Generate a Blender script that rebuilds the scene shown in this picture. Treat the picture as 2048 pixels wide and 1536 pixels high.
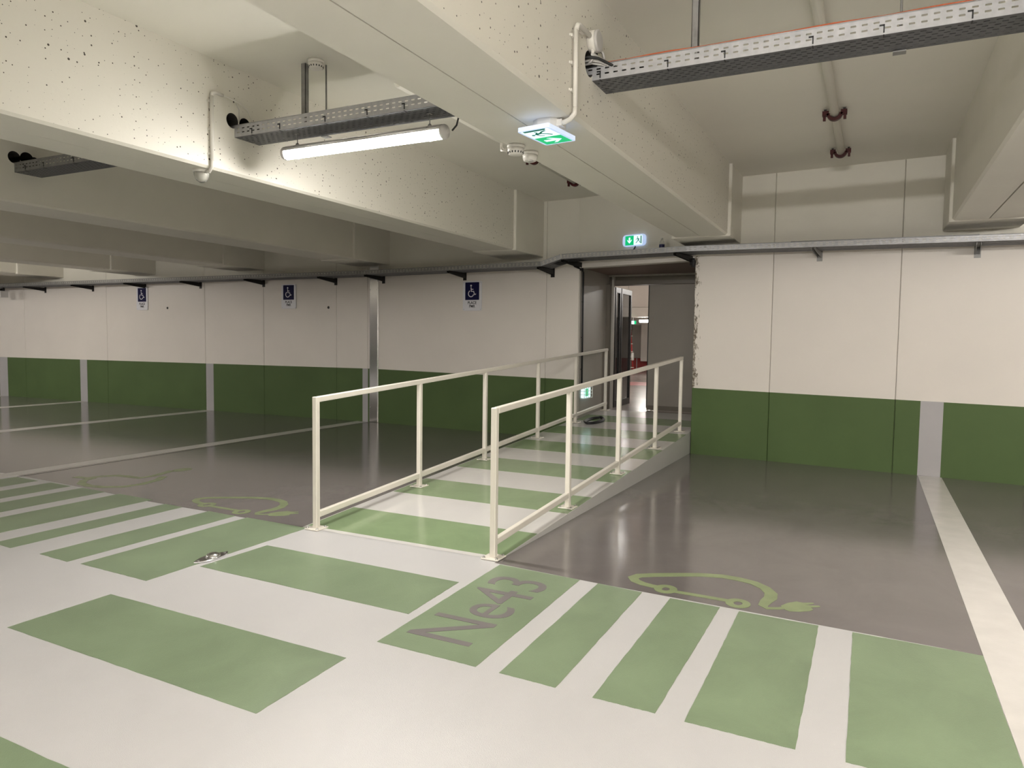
import bpy, bmesh, math, random
from mathutils import Vector, Matrix

for o in list(bpy.data.objects):
    bpy.data.objects.remove(o, do_unlink=True)
scene = bpy.context.scene
COL = scene.collection
random.seed(7)
sin, cos, PI = math.sin, math.cos, math.pi

# ------------------------------------------------------------------ camera
YAW, PITCH, ROLL, FPX, CAMH = -0.46226, -0.06133, 0.01286, 1432.44, 1.40
fw = Vector((sin(YAW)*cos(PITCH), cos(YAW)*cos(PITCH), sin(PITCH)))
rt0 = Vector((cos(YAW), -sin(YAW), 0.0)); up0 = rt0.cross(fw)
rt = rt0*cos(ROLL) + up0*sin(ROLL); up = -rt0*sin(ROLL) + up0*cos(ROLL)
cam_data = bpy.data.cameras.new('camera'); cam_data.sensor_fit = 'HORIZONTAL'
cam_data.sensor_width = 36.0; cam_data.lens = FPX/2048*36.0
cam_data.clip_start = 0.02; cam_data.clip_end = 200
cam = bpy.data.objects.new('camera', cam_data); COL.objects.link(cam)
cam.matrix_world = Matrix(((rt.x, up.x, -fw.x, 0), (rt.y, up.y, -fw.y, 0), (rt.z, up.z, -fw.z, CAMH), (0, 0, 0, 1)))
scene.camera = cam

# ------------------------------------------------------------------ world, exposure, lamp strength
world = bpy.data.worlds.new('world'); scene.world = world; world.use_nodes = True
bg = world.node_tree.nodes['Background']
bg.inputs[0].default_value = (0.03, 0.03, 0.03, 1); bg.inputs[1].default_value = 0.3
vs = scene.view_settings
vs.view_transform = 'Standard'; vs.look = 'None'; vs.gamma = 1.0; vs.use_curve_mapping = False
vs.exposure = 2.12
TUBE_DOWN, TUBE_SIDE = 49.0, 12.0   # the LED tube in view throws most of its light down
TUBE_STRENGTH = 47.0       # the open tubes over the other bays
FAR_TUBE_STRENGTH = 24.0   # tubes in the hall behind the doorway
# centres of the tubes: the one in view, then unseen ones, some added as fill
TUBES = [(-3.21, 4.04, 2.745, 0.0)]
FAR_TUBES_MAIN = [(2.35, 4.04, 2.745), (-0.12, -2.3, 2.745), (-11.2, -1.0, 2.745), (-14.2, 4.04, 2.745),
                  (2.35, -5.6, 2.745), (5.3, -1.0, 2.745), (-19.7, 4.04, 2.745)]
CEIL = 3.38
BEAMZ = 2.60

# ------------------------------------------------------------------ materials
MATS = {}
def _new(name):
    m = bpy.data.materials.new(name); m.use_nodes = True
    nt = m.node_tree; b = nt.nodes['Principled BSDF']
    MATS[name] = m
    return m, nt, b
def plain(name, col, rough=0.5, metal=0.0, bump=0.0, bscale=60.0, var=0.0, vscale=4.0, spec=0.5, coat=0.0):
    m, nt, b = _new(name)
    b.inputs['Base Color'].default_value = (*col, 1); b.inputs['Roughness'].default_value = rough
    b.inputs['Metallic'].default_value = metal; b.inputs['Specular IOR Level'].default_value = spec
    b.inputs['Coat Weight'].default_value = coat; b.inputs['Coat Roughness'].default_value = 0.1
    tc = nt.nodes.new('ShaderNodeTexCoord')
    if var:
        n = nt.nodes.new('ShaderNodeTexNoise'); n.inputs['Scale'].default_value = vscale; n.inputs['Detail'].default_value = 5
        nt.links.new(tc.outputs['Object'], n.inputs['Vector'])
        r = nt.nodes.new('ShaderNodeValToRGB')
        r.color_ramp.elements[0].position = 0.3; r.color_ramp.elements[1].position = 0.7
        r.color_ramp.elements[0].color = (*[c*(1-var) for c in col], 1)
        r.color_ramp.elements[1].color = (*[min(1, c*(1+var)) for c in col], 1)
        nt.links.new(n.outputs['Fac'], r.inputs['Fac']); nt.links.new(r.outputs['Color'], b.inputs['Base Color'])
    if bump:
        n2 = nt.nodes.new('ShaderNodeTexNoise'); n2.inputs['Scale'].default_value = bscale; n2.inputs['Detail'].default_value = 3
        nt.links.new(tc.outputs['Object'], n2.inputs['Vector'])
        bp = nt.nodes.new('ShaderNodeBump'); bp.inputs['Strength'].default_value = bump; bp.inputs['Distance'].default_value = 0.01
        nt.links.new(n2.outputs['Fac'], bp.inputs['Height']); nt.links.new(bp.outputs['Normal'], b.inputs['Normal'])
    return m
def emit(name, col, strength, base=(0.8, 0.8, 0.8)):
    m, nt, b = _new(name)
    b.inputs['Base Color'].default_value = (*base, 1); b.inputs['Roughness'].default_value = 0.35
    b.inputs['Emission Color'].default_value = (*col, 1); b.inputs['Emission Strength'].default_value = strength
    return m
def glass(name, col, rough, alpha_mix):
    m, nt, b = _new(name)
    b.inputs['Base Color'].default_value = (*col, 1); b.inputs['Roughness'].default_value = rough
    b.inputs['Transmission Weight'].default_value = alpha_mix; b.inputs['IOR'].default_value = 1.45
    return m
def pitted(name, col, rough=0.55):
    """painted cast concrete: open blow holes on the upright faces (formed against shuttering)"""
    m, nt, b = _new(name); N = nt.nodes.new; L = nt.links.new
    b.inputs['Roughness'].default_value = rough
    tc = N('ShaderNodeTexCoord'); sx = N('ShaderNodeSeparateXYZ'); cx = N('ShaderNodeCombineXYZ')
    L(tc.outputs['Object'], sx.inputs[0]); L(sx.outputs[1], cx.inputs[0]); L(sx.outputs[2], cx.inputs[1])
    ge = N('ShaderNodeNewGeometry'); sn = N('ShaderNodeSeparateXYZ'); L(ge.outputs['Normal'], sn.inputs[0])
    ab = N('ShaderNodeMath'); ab.operation = 'ABSOLUTE'; L(sn.outputs[0], ab.inputs[0])
    up_ = N('ShaderNodeMath'); up_.operation = 'GREATER_THAN'; up_.inputs[1].default_value = 0.8; L(ab.outputs[0], up_.inputs[0])
    nz = N('ShaderNodeTexNoise'); nz.inputs['Scale'].default_value = 1.6; nz.inputs['Detail'].default_value = 2; L(cx.outputs[0], nz.inputs['Vector'])
    gate = N('ShaderNodeMapRange'); gate.inputs[1].default_value = 0.3; gate.inputs[2].default_value = 0.6; gate.inputs[3].default_value = 0.35; gate.inputs[4].default_value = 1.0
    L(nz.outputs['Fac'], gate.inputs[0])
    prev = None
    for scale, thr, pw_ in ((9.0, 0.075, 2.4), (22.0, 0.125, 2.8)):
        vo = N('ShaderNodeTexVoronoi'); vo.voronoi_dimensions = '2D'; vo.inputs['Scale'].default_value = scale; L(cx.outputs[0], vo.inputs['Vector'])
        sep = N('ShaderNodeSeparateColor'); L(vo.outputs['Color'], sep.inputs[0])
        pw = N('ShaderNodeMath'); pw.operation = 'POWER'; pw.inputs[1].default_value = pw_; L(sep.outputs[0], pw.inputs[0])
        mu = N('ShaderNodeMath'); mu.operation = 'MULTIPLY'; mu.inputs[1].default_value = thr; L(pw.outputs[0], mu.inputs[0])
        m2 = N('ShaderNodeMath'); m2.operation = 'MULTIPLY'; L(mu.outputs[0], m2.inputs[0]); L(gate.outputs[0], m2.inputs[1])
        lt = N('ShaderNodeMath'); lt.operation = 'LESS_THAN'; L(vo.outputs['Distance'], lt.inputs[0]); L(m2.outputs[0], lt.inputs[1])
        if prev is None: prev = lt
        else:
            mx = N('ShaderNodeMath'); mx.operation = 'MAXIMUM'; L(prev.outputs[0], mx.inputs[0]); L(lt.outputs[0], mx.inputs[1]); prev = mx
    fin = N('ShaderNodeMath'); fin.operation = 'MULTIPLY'; L(prev.outputs[0], fin.inputs[0]); L(up_.outputs[0], fin.inputs[1])
    mix = N('ShaderNodeMix'); mix.data_type = 'RGBA'
    mix.inputs[6].default_value = (*col, 1); mix.inputs[7].default_value = (0.075, 0.062, 0.045, 1)
    L(fin.outputs[0], mix.inputs[0]); L(mix.outputs[2], b.inputs['Base Color'])
    n2 = N('ShaderNodeTexNoise'); n2.inputs['Scale'].default_value = 35; L(tc.outputs['Object'], n2.inputs['Vector'])
    bp = N('ShaderNodeBump'); bp.inputs['Strength'].default_value = 0.08; bp.inputs['Distance'].default_value = 0.01
    L(n2.outputs['Fac'], bp.inputs['Height']); L(bp.outputs['Normal'], b.inputs['Normal'])
    return m
def epoxy(name, col, rough=0.2, scuff=0.12, peel=0.05, peel_scale=220.0):
    """floor coating: glossy resin with faint scuffs and an orange-peel skin"""
    m, nt, b = _new(name)
    b.inputs['Roughness'].default_value = rough; b.inputs['Specular IOR Level'].default_value = 0.5
    tc = nt.nodes.new('ShaderNodeTexCoord')
    n = nt.nodes.new('ShaderNodeTexNoise'); n.inputs['Scale'].default_value = 2.2; n.inputs['Detail'].default_value = 8
    n.inputs['Roughness'].default_value = 0.65; n.inputs['Distortion'].default_value = 0.6
    mp = nt.nodes.new('ShaderNodeMapping'); mp.inputs['Scale'].default_value = (1.0, 0.8, 1.0); mp.inputs['Rotation'].default_value = (0, 0, 0.5)
    nt.links.new(tc.outputs['Object'], mp.inputs['Vector']); nt.links.new(mp.outputs['Vector'], n.inputs['Vector'])
    r = nt.nodes.new('ShaderNodeValToRGB'); r.color_ramp.elements[0].position = 0.35; r.color_ramp.elements[1].position = 0.72
    r.color_ramp.elements[0].color = (*[c*(1-scuff*0.6) for c in col], 1)
    r.color_ramp.elements[1].color = (*[min(1, c*(1+scuff)) for c in col], 1)
    nt.links.new(n.outputs['Fac'], r.inputs['Fac']); nt.links.new(r.outputs['Color'], b.inputs['Base Color'])
    mr = nt.nodes.new('ShaderNodeMapRange'); mr.inputs[1].default_value = 0.3; mr.inputs[2].default_value = 0.75
    mr.inputs[3].default_value = rough*0.95; mr.inputs[4].default_value = rough*1.08
    nt.links.new(n.outputs['Fac'], mr.inputs[0]); nt.links.new(mr.outputs[0], b.inputs['Roughness'])
    n2 = nt.nodes.new('ShaderNodeTexNoise'); n2.inputs['Scale'].default_value = peel_scale; n2.inputs['Detail'].default_value = 2
    nt.links.new(tc.outputs['Object'], n2.inputs['Vector'])
    bp = nt.nodes.new('ShaderNodeBump'); bp.inputs['Strength'].default_value = peel; bp.inputs['Distance'].default_value = 0.004
    nt.links.new(n2.outputs['Fac'], bp.inputs['Height']); nt.links.new(bp.outputs['Normal'], b.inputs['Normal'])
    return m
WALLC = (0.74, 0.69, 0.635)
plain('wall_white', WALLC, 0.6, var=0.03, vscale=1.2, bump=0.06, bscale=40)
plain('wall_green', (0.086, 0.132, 0.049), 0.6, spec=0.2, var=0.06, vscale=1.5, bump=0.08, bscale=30)
plain('wall_stripe', (0.40, 0.385, 0.39), 0.5, var=0.04, vscale=3)
plain('joint_dark', (0.27, 0.25, 0.215), 0.8)
plain('floor_joint_dark', (0.07, 0.06, 0.055), 0.8)
plain('hole_shade', (0.05, 0.045, 0.04), 0.9)  # near-black lining paints in the shade inside the cable holes
BEAMC = (0.83, 0.80, 0.715)
pitted('beam_pitted', BEAMC)
plain('beam_paint', BEAMC, 0.5, var=0.03, vscale=1.5, bump=0.05, bscale=30)
plain('ceiling_paint', (0.85, 0.82, 0.735), 0.55, var=0.03, vscale=1.0, bump=0.04, bscale=25)
epoxy('floor_white', (0.585, 0.572, 0.575), 0.32, 0.03, 0.30, 260)
epoxy('floor_grey', (0.168, 0.150, 0.146), 0.13, 0.10, 0.035, 120)
epoxy('floor_green', (0.225, 0.295, 0.182), 0.30, 0.16, 0.20, 240)
epoxy('ramp_white', (0.67, 0.65, 0.63), 0.16, 0.04, 0.06, 90)
epoxy('ramp_green', (0.25, 0.34, 0.185), 0.16, 0.12, 0.06, 90)
epoxy('ramp_side', (0.50, 0.49, 0.47), 0.3, 0.05, 0.1, 60)
plain('paint_line', (0.66, 0.63, 0.60), 0.22, var=0.05, vscale=6, bump=0.05, bscale=150)
plain('paint_ev', (0.25, 0.30, 0.155), 0.25, var=0.10, vscale=8, bump=0.05, bscale=150)
plain('paint_text', (0.20, 0.18, 0.185), 0.3, var=0.05, vscale=10)
plain('paint_red', (0.5, 0.06, 0.05), 0.3)
plain('rail_cream', (0.78, 0.735, 0.655), 0.35, var=0.02, vscale=6)
plain('bolt_steel', (0.45, 0.44, 0.42), 0.35, metal=0.9)
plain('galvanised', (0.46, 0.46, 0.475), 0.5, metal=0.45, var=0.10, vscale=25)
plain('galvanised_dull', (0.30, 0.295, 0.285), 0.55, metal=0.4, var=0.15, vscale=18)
plain('aluminium', (0.80, 0.80, 0.82), 0.16, metal=1.0, bump=0.04, bscale=3)
plain('galvanised_base_shade', (0.15, 0.15, 0.16), 0.55, metal=0.3, var=0.10, vscale=25)  # darker copy of the tray steel, painting in shade on the underside
plain('black_rubber', (0.012, 0.012, 0.013), 0.5)
plain('black_metal', (0.012, 0.011, 0.011), 0.4, spec=0.3)
plain('orange_cable', (0.55, 0.12, 0.04), 0.5)
plain('white_plastic', (0.80, 0.77, 0.71), 0.35)
plain('grey_plastic', (0.62, 0.60, 0.58), 0.4)
plain('clamp_red', (0.055, 0.004, 0.004), 0.4, spec=0.3)
plain('clamp_black', (0.012, 0.008, 0.008), 0.5)
plain('sign_white', (0.74, 0.73, 0.76), 0.6, spec=0.3)
plain('sign_blue', (0.004, 0.003, 0.045), 0.6, spec=0.25)
plain('sign_black', (0.02, 0.02, 0.02), 0.5)
plain('door_grey', (0.30, 0.27, 0.24), 0.5, var=0.03, vscale=2)
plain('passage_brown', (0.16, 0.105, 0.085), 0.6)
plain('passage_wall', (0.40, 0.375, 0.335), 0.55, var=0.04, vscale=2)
plain('frame_brown', (0.14, 0.12, 0.095), 0.4)
plain('wall_red', (0.26, 0.012, 0.010), 0.5)
plain('ladder_red', (0.5, 0.05, 0.05), 0.4)
plain('bottle_label', (0.02, 0.02, 0.10), 0.4)
epoxy('floor_far', (0.42, 0.37, 0.345), 0.2, 0.08, 0.08, 60)
glass('clear_plastic', (0.95, 0.95, 0.92), 0.08, 0.85)
glass('door_glass', (0.10, 0.10, 0.10), 0.03, 0.55)
emit('tube_lit', (1.0, 0.965, 0.915), TUBE_DOWN)
emit('tube_lit_side', (1.0, 0.965, 0.915), TUBE_SIDE)
emit('tube_near', (1.0, 0.965, 0.915), TUBE_STRENGTH*2.3)
emit('tube_open', (1.0, 0.965, 0.915), TUBE_STRENGTH)
emit('tube_lit_far', (1.0, 0.955, 0.90), FAR_TUBE_STRENGTH)
emit('sign_lit_white', (0.62, 0.95, 1.0), 0.27)
emit('sign_lit_green', (0.0, 0.62, 0.22), 0.17, (0.0, 0.3, 0.1))
emit('sign_lit_edge', (0.45, 0.62, 1.0), 0.16)
emit('sign_dark_green', (0.0, 0.16, 0.10), 0.12, (0.0, 0.1, 0.06))
def chipped_wall():
    """wall paint knocked off along the edge of the doorway"""
    m, nt, b = _new('wall_chipped')
    b.inputs['Roughness'].default_value = 0.6
    tc = nt.nodes.new('ShaderNodeTexCoord')
    sx = nt.nodes.new('ShaderNodeSeparateXYZ'); nt.links.new(tc.outputs['Object'], sx.inputs[0])
    edge = nt.nodes.new('ShaderNodeMapRange')   # 1 at the edge, 0 some 0.16 m in
    edge.inputs[1].default_value = -2.985; edge.inputs[2].default_value = -2.80; edge.inputs[3].default_value = 1; edge.inputs[4].default_value = 0
    nt.links.new(sx.outputs[0], edge.inputs[0])
    n = nt.nodes.new('ShaderNodeTexNoise'); n.inputs['Scale'].default_value = 14; n.inputs['Detail'].default_value = 9; n.inputs['Roughness'].default_value = 0.7
    mp = nt.nodes.new('ShaderNodeMapping'); mp.inputs['Scale'].default_value = (1.6, 1, 0.55)
    nt.links.new(tc.outputs['Object'], mp.inputs['Vector']); nt.links.new(mp.outputs[0], n.inputs['Vector'])
    ad = nt.nodes.new('ShaderNodeMath'); ad.operation = 'MULTIPLY_ADD'; ad.inputs[1].default_value = 0.42
    nt.links.new(edge.outputs[0], ad.inputs[0]); nt.links.new(n.outputs['Fac'], ad.inputs[2])
    th = nt.nodes.new('ShaderNodeMath'); th.operation = 'GREATER_THAN'; th.inputs[1].default_value = 0.84
    nt.links.new(ad.outputs[0], th.inputs[0])
    n3 = nt.nodes.new('ShaderNodeTexNoise'); n3.inputs['Scale'].default_value = 30
    nt.links.new(tc.outputs['Object'], n3.inputs['Vector'])
    rp = nt.nodes.new('ShaderNodeValToRGB'); rp.color_ramp.elements[0].color = (0.13, 0.10, 0.07, 1); rp.color_ramp.elements[1].color = (0.42, 0.38, 0.32, 1)
    rp.color_ramp.elements[0].position = 0.4; rp.color_ramp.elements[1].position = 0.6
    nt.links.new(n3.outputs['Fac'], rp.inputs['Fac'])
    mix = nt.nodes.new('ShaderNodeMix'); mix.data_type = 'RGBA'; mix.inputs[6].default_value = (*WALLC, 1)
    nt.links.new(th.outputs[0], mix.inputs[0]); nt.links.new(rp.outputs[0], mix.inputs[7]); nt.links.new(mix.outputs[2], b.inputs['Base Color'])
chipped_wall()

# ------------------------------------------------------------------ mesh helpers
class MB:
    """collects geometry; build() links it as one mesh object"""
    def __init__(self): self.v = []; self.f = []; self.m = []; self.sm = []
    def face(self, pts, mi=0, smooth=False):
        n = len(self.v); self.v += [tuple(p) for p in pts]; self.f.append(list(range(n, n+len(pts)))); self.m.append(mi); self.sm.append(smooth)
    def box(self, a, b, mi=0):
        x0, y0, z0 = (min(a[i], b[i]) for i in range(3)); x1, y1, z1 = (max(a[i], b[i]) for i in range(3))
        n = len(self.v)
        self.v += [(x0,y0,z0),(x1,y0,z0),(x1,y1,z0),(x0,y1,z0),(x0,y0,z1),(x1,y0,z1),(x1,y1,z1),(x0,y1,z1)]
        for q in ((0,3,2,1),(4,5,6,7),(0,1,5,4),(1,2,6,5),(2,3,7,6),(3,0,4,7)):
            self.f.append([n+i for i in q]); self.m.append(mi); self.sm.append(False)
        return self
    def cbox(self, c, s, mi=0): return self.box([c[i]-s[i]/2 for i in range(3)], [c[i]+s[i]/2 for i in range(3)], mi)
    def prism(self, poly, ax, a, b, mi=0):
        """polygon extruded along axis ax ('x','y','z') from a to b; poly holds the two other coordinates in xyz order"""
        def P(p, t): return {'x': (t, p[0], p[1]), 'y': (p[0], t, p[1]), 'z': (p[0], p[1], t)}[ax]
        n = len(self.v); k = len(poly)
        self.v += [P(p, a) for p in poly] + [P(p, b) for p in poly]
        area = sum(poly[i][0]*poly[(i+1) % k][1]-poly[(i+1) % k][0]*poly[i][1] for i in range(k))
        flip = (area > 0) ^ (ax == 'y') ^ (b < a)
        F = [list(range(n, n+k)), list(range(n+2*k-1, n+k-1, -1))] + [[n+i, n+k+i, n+k+(i+1) % k, n+(i+1) % k] for i in range(k)]
        for f in F:
            if flip: f = f[::-1]
            self.f.append(f); self.m.append(mi); self.sm.append(False)
        return self
    def tube(self, pts, r, seg=10, mi=0, caps=True, smooth=True):
        pts = [Vector(p) for p in pts]; rs = r if isinstance(r, (list, tuple)) else [r]*len(pts)
        rings = []; nprev = None
        for i, p in enumerate(pts):
            d = (pts[min(i+1, len(pts)-1)]-pts[max(i-1, 0)]).normalized()
            if nprev is None:
                nprev = d.cross(Vector((0, 0, 1))) if abs(d.z) < 0.9 else d.cross(Vector((1, 0, 0)))
            nn = (nprev - d*nprev.dot(d)).normalized(); bb = d.cross(nn); nprev = nn
            n = len(self.v); rings.append(n)
            for k in range(seg):
                t = 2*PI*k/seg; self.v.append(tuple(p + (nn*cos(t)+bb*sin(t))*rs[i]))
        for a, b in zip(rings, rings[1:]):
            for k in range(seg):
                self.f.append([a+k, a+(k+1) % seg, b+(k+1) % seg, b+k]); self.m.append(mi); self.sm.append(smooth)
        if caps:
            self.f.append([rings[0]+k for k in range(seg)][::-1]); self.m.append(mi); self.sm.append(False)
            self.f.append([rings[-1]+k for k in range(seg)]); self.m.append(mi); self.sm.append(False)
        return self
    def lathe(self, c, prof, axis=(0, 0, 1), seg=20, mi=0, smooth=True):
        """prof: (radius, height along axis)"""
        ax = Vector(axis).normalized(); u = ax.orthogonal().normalized(); w = ax.cross(u); c = Vector(c); rings = []
        for r, h in prof:
            n = len(self.v); rings.append(n)
            for k in range(seg):
                t = 2*PI*k/seg; self.v.append(tuple(c + ax*h + (u*cos(t)+w*sin(t))*max(r, 1e-5)))
        for a, b in zip(rings, rings[1:]):
            for k in range(seg):
                self.f.append([a+k, a+(k+1) % seg, b+(k+1) % seg, b+k]); self.m.append(mi); self.sm.append(smooth)
        self.f.append([rings[0]+k for k in range(seg)][::-1]); self.m.append(mi); self.sm.append(False)
        self.f.append([rings[-1]+k for k in range(seg)]); self.m.append(mi); self.sm.append(False)
        return self
    def stroke(self, pts, w, plane, z0, z1, mi=0, closed=False):
        """flat brush stroke of width w along pts in the xy ('z') or xz ('y') plane, from z0 to z1 thick"""
        P = [Vector((p[0], p[1])) for p in pts]; ws = w if isinstance(w, (list, tuple)) else [w]*len(P); L = []; R = []
        k = len(P)
        for i in range(k):
            a = P[(i-1) % k] if closed else P[max(i-1, 0)]; b = P[(i+1) % k] if closed else P[min(i+1, k-1)]
            d = (b-a).normalized(); n = Vector((-d.y, d.x)); L.append(P[i]+n*ws[i]/2); R.append(P[i]-n*ws[i]/2)
        rng = range(k) if closed else range(k-1)
        for i in rng:
            j = (i+1) % k; self.prism([L[i], L[j], R[j], R[i]], plane, z0, z1, mi)
        return self
    def build(self, name, mats, parent=None, at_world=False):
        me = bpy.data.meshes.new(name)
        off = Vector((0, 0, 0))
        if parent is not None and not at_world and parent.get('_w'): off = parent.location.copy()
        me.from_pydata([tuple(Vector(v)-off) for v in self.v], [], self.f)
        for mn in (mats if isinstance(mats, (list, tuple)) else [mats]): me.materials.append(MATS[mn])
        me.polygons.foreach_set('material_index', self.m); me.polygons.foreach_set('use_smooth', self.sm)
        bm = bmesh.new(); bm.from_mesh(me); bmesh.ops.recalc_face_normals(bm, faces=bm.faces); bm.to_mesh(me); bm.free()
        me.update()
        o = bpy.data.objects.new(name, me); COL.objects.link(o)
        if parent is not None: o.parent = parent
        return o
def bevel(o, w, seg=2):
    md = o.modifiers.new('bevel', 'BEVEL'); md.width = w; md.segments = seg; md.limit_method = 'ANGLE'
    return o
def tag(o, label=None, cat=None, group=None, kind=None):
    if label: o['label'] = label
    if cat: o['category'] = cat
    if group: o['group'] = group
    if kind: o['kind'] = kind
    return o
def thing(name, loc, label, cat, group=None, kind=None, rz=0.0, world=True):
    """an Empty at the base of a thing; world=True: its parts are given in world coordinates"""
    o = bpy.data.objects.new(name, None); COL.objects.link(o); o.empty_display_size = 0.1
    o.location = loc; o.rotation_euler = (0, 0, rz)
    if world: o['_w'] = 1
    return tag(o, label, cat, group, kind)
def copy_tree(o, parent=None):
    c = o.copy(); COL.objects.link(c)
    if parent is not None: c.parent = parent
    for ch in list(o.children): copy_tree(ch, c)
    return c
def rect(cx, cy, w, h, r=0.0, n=5):
    if r <= 0: return [(cx-w/2, cy-h/2), (cx+w/2, cy-h/2), (cx+w/2, cy+h/2), (cx-w/2, cy+h/2)]
    out = []
    for sx, sy, a0 in ((1, -1, -90), (1, 1, 0), (-1, 1, 90), (-1, -1, 180)):
        for i in range(n+1):
            t = math.radians(a0+90*i/n); out.append((cx+sx*(w/2-r)+r*cos(t), cy+sy*(h/2-r)+r*sin(t)))
    return out
def circ(cx, cy, r, n=20, ry=None): return [(cx+r*cos(2*PI*i/n), cy+(ry or r)*sin(2*PI*i/n)) for i in range(n)]
def arc(cx, cy, r, a0, a1, n=16): return [(cx+r*cos(math.radians(a0+(a1-a0)*i/n)), cy+r*sin(math.radians(a0+(a1-a0)*i/n))) for i in range(n+1)]
def text_mesh(name, txt, size, mat, parent, extrude, loc, rot, sx=1.0, bold=0.0, space=1.0):
    cu = bpy.data.curves.new(name, 'FONT'); cu.body = txt; cu.size = size; cu.extrude = extrude; cu.align_x = 'CENTER'; cu.align_y = 'CENTER'
    cu.offset = bold; cu.space_character = space
    t = bpy.data.objects.new('tmp_text', cu); COL.objects.link(t)
    bpy.context.view_layer.update()
    me = bpy.data.meshes.new_from_object(t.evaluated_get(bpy.context.evaluated_depsgraph_get()))
    bpy.data.objects.remove(t, do_unlink=True)
    me.name = name; me.materials.clear(); me.materials.append(MATS[mat])
    for v in me.vertices: v.co.x *= sx
    o = bpy.data.objects.new(name, me); COL.objects.link(o); o.location = loc; o.rotation_euler = rot
    if parent is not None: o.parent = parent
    return o

# ================================================================== SETTING
# front line of the far wall (plan) and height of its green band at each point
P = [(-26, 9.05, .87), (-17.3, 9.31, .87), (-7.5, 9.63, .893), (-3.68, 9.45, .850), (-1.98, 9.03, .831), (1.45, 8.72, .794), (7.0, 8.22, .79)]
def wall_y(x):
    for a, b in zip(P, P[1:]):
        if a[0] <= x <= b[0]:
            t = (x-a[0])/(b[0]-a[0]); return a[1]+t*(b[1]-a[1]), a[2]+t*(b[2]-a[2]), math.atan2(b[1]-a[1], b[0]-a[0])
    return P[-1][1], P[-1][2], 0
# floor: white aisle, grey bays on both sides
BND = [(-26, 4.25), (-7.3, 4.10), (-6.4, 4.06), (-5.4, 3.985), (-3.69, 3.975), (-3.685, 4.3), (-2.065, 4.3), (-2.06, 3.918), (-1.34, 3.87), (0.51, 3.79), (7, 3.62)]
BACK_Y = -8.2
fl = MB()
for (xa, ya), (xb, yb) in zip(BND, BND[1:]):
    fl.face([(xa, -2.6, 0), (xb, -2.6, 0), (xb, yb, 0), (xa, ya, 0)], 0)
    fl.face([(xa, ya, 0), (xb, yb, 0), (xb, 10.2, 0), (xa, 10.2, 0)], 1)
fl.face([(-26, BACK_Y, 0), (7, BACK_Y, 0), (7, -2.6, 0), (-26, -2.6, 0)], 1)
tag(fl.build('floor', ['floor_white', 'floor_grey']), 'glossy resin floor, white drive aisle between grey parking bays', 'floor', kind='structure')
ce = MB(); ce.box((-26, BACK_Y, CEIL), (7, 10.9, CEIL+0.25))
tag(ce.build('ceiling', 'ceiling_paint'), 'off-white painted concrete slab between deep beams', 'ceiling', kind='structure')

def wall_panel(parent, x0, x1, mats, z1=CEIL, gap=0.002, thick=0.10, zb=0.0, sub=1):
    """one precast wall panel: green below, off-white above, small chamfer at the joints"""
    b = MB()
    ya, ga, an = wall_y(x0+1e-4); yb, gb, _ = wall_y(x1-1e-4)
    nx, ny = sin(an), -cos(an)                     # towards the camera
    A = Vector((x0+gap, ya, 0)); B = Vector((x1-gap, yb, 0)); N = Vector((nx, ny, 0))
    A2 = A + Vector((B-A)).normalized()*0.006; B2 = B - Vector((B-A)).normalized()*0.006
    def Z(p, z): return (p.x, p.y, z)
    c = 0.006
    segs = []
    if zb < ga: segs = [(zb, zb, ga, gb, 1), (ga, gb, 2.47, 2.47, 0), (2.47, 2.47, z1, z1, 2)]   # beam paint down to the tray, paler to brighten the upper wall
    else: segs = [(zb, zb, z1, z1, 0)]
    for za0, zb0, za1, zb1, mi in segs:
        b.face([Z(A2, za0), Z(B2, zb0), Z(B2, zb1), Z(A2, za1)], mi)
        b.face([Z(A-N*c, za0), Z(A2, za0), Z(A2, za1), Z(A-N*c, za1)], mi)
        b.face([Z(B2, zb0), Z(B-N*c, zb0), Z(B-N*c, zb1), Z(B2, zb1)], mi)
        b.face([Z(A-N*thick, za0), Z(A-N*c, za0), Z(A-N*c, za1), Z(A-N*thick, za1)], mi)
        b.face([Z(B-N*c, zb0), Z(B-N*thick, zb0), Z(B-N*thick, zb1), Z(B-N*c, zb1)], mi)
        b.face([Z(A-N*thick, za0), Z(A-N*thick, za1), Z(B-N*thick, zb1), Z(B-N*thick, zb0)], 0)
    b.face([Z(A2, zb), Z(A-N*thick, zb), Z(B-N*thick, zb), Z(B2, zb)], 0)
    return b.build('wall_panel', mats, parent)
def backing(x0, x1, off=0.035, thick=0.16, zb=0.0, z1=CEIL):
    ya = wall_y(x0+1e-4); yb = wall_y(x1-1e-4)
    b = MB(); b.prism([(x0, ya[0]+off), (x1, yb[0]+off), (x1, yb[0]+off+thick), (x0, ya[0]+off+thick)], 'z', zb, z1)
    return b
wl = thing('wall_back_left', (-14, 9.4, 0), 'long precast concrete wall, off-white over a dark green band, with blue parking signs', 'wall', kind='structure')
backing(-26, -7.5).build('wall_core', 'joint_dark', wl); backing(-7.5, -3.72).build('wall_core', 'joint_dark', wl)
JL = [-26, -22.2, -19.4, -16.62, -13.94, -11.2, -9.76, -8.14, -7.5, -7.27, -4.19, -3.68]
for a, b_ in zip(JL, JL[1:]):
    wall_panel(wl, a, b_, ['wall_white', 'wall_green', 'beam_paint'])
wr = thing('wall_back_right', (1, 8.8, 0), 'bright off-white concrete wall over a green band, right of the doorway', 'wall', kind='structure')
backing(-1.975, 1.45).build('wall_core', 'joint_dark', wr); backing(1.45, 7.0).build('wall_core', 'joint_dark', wr)
JR = [-1.98, -1.05, 0.268, 1.45, 3.1, 5.0, 7.0]
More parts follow.
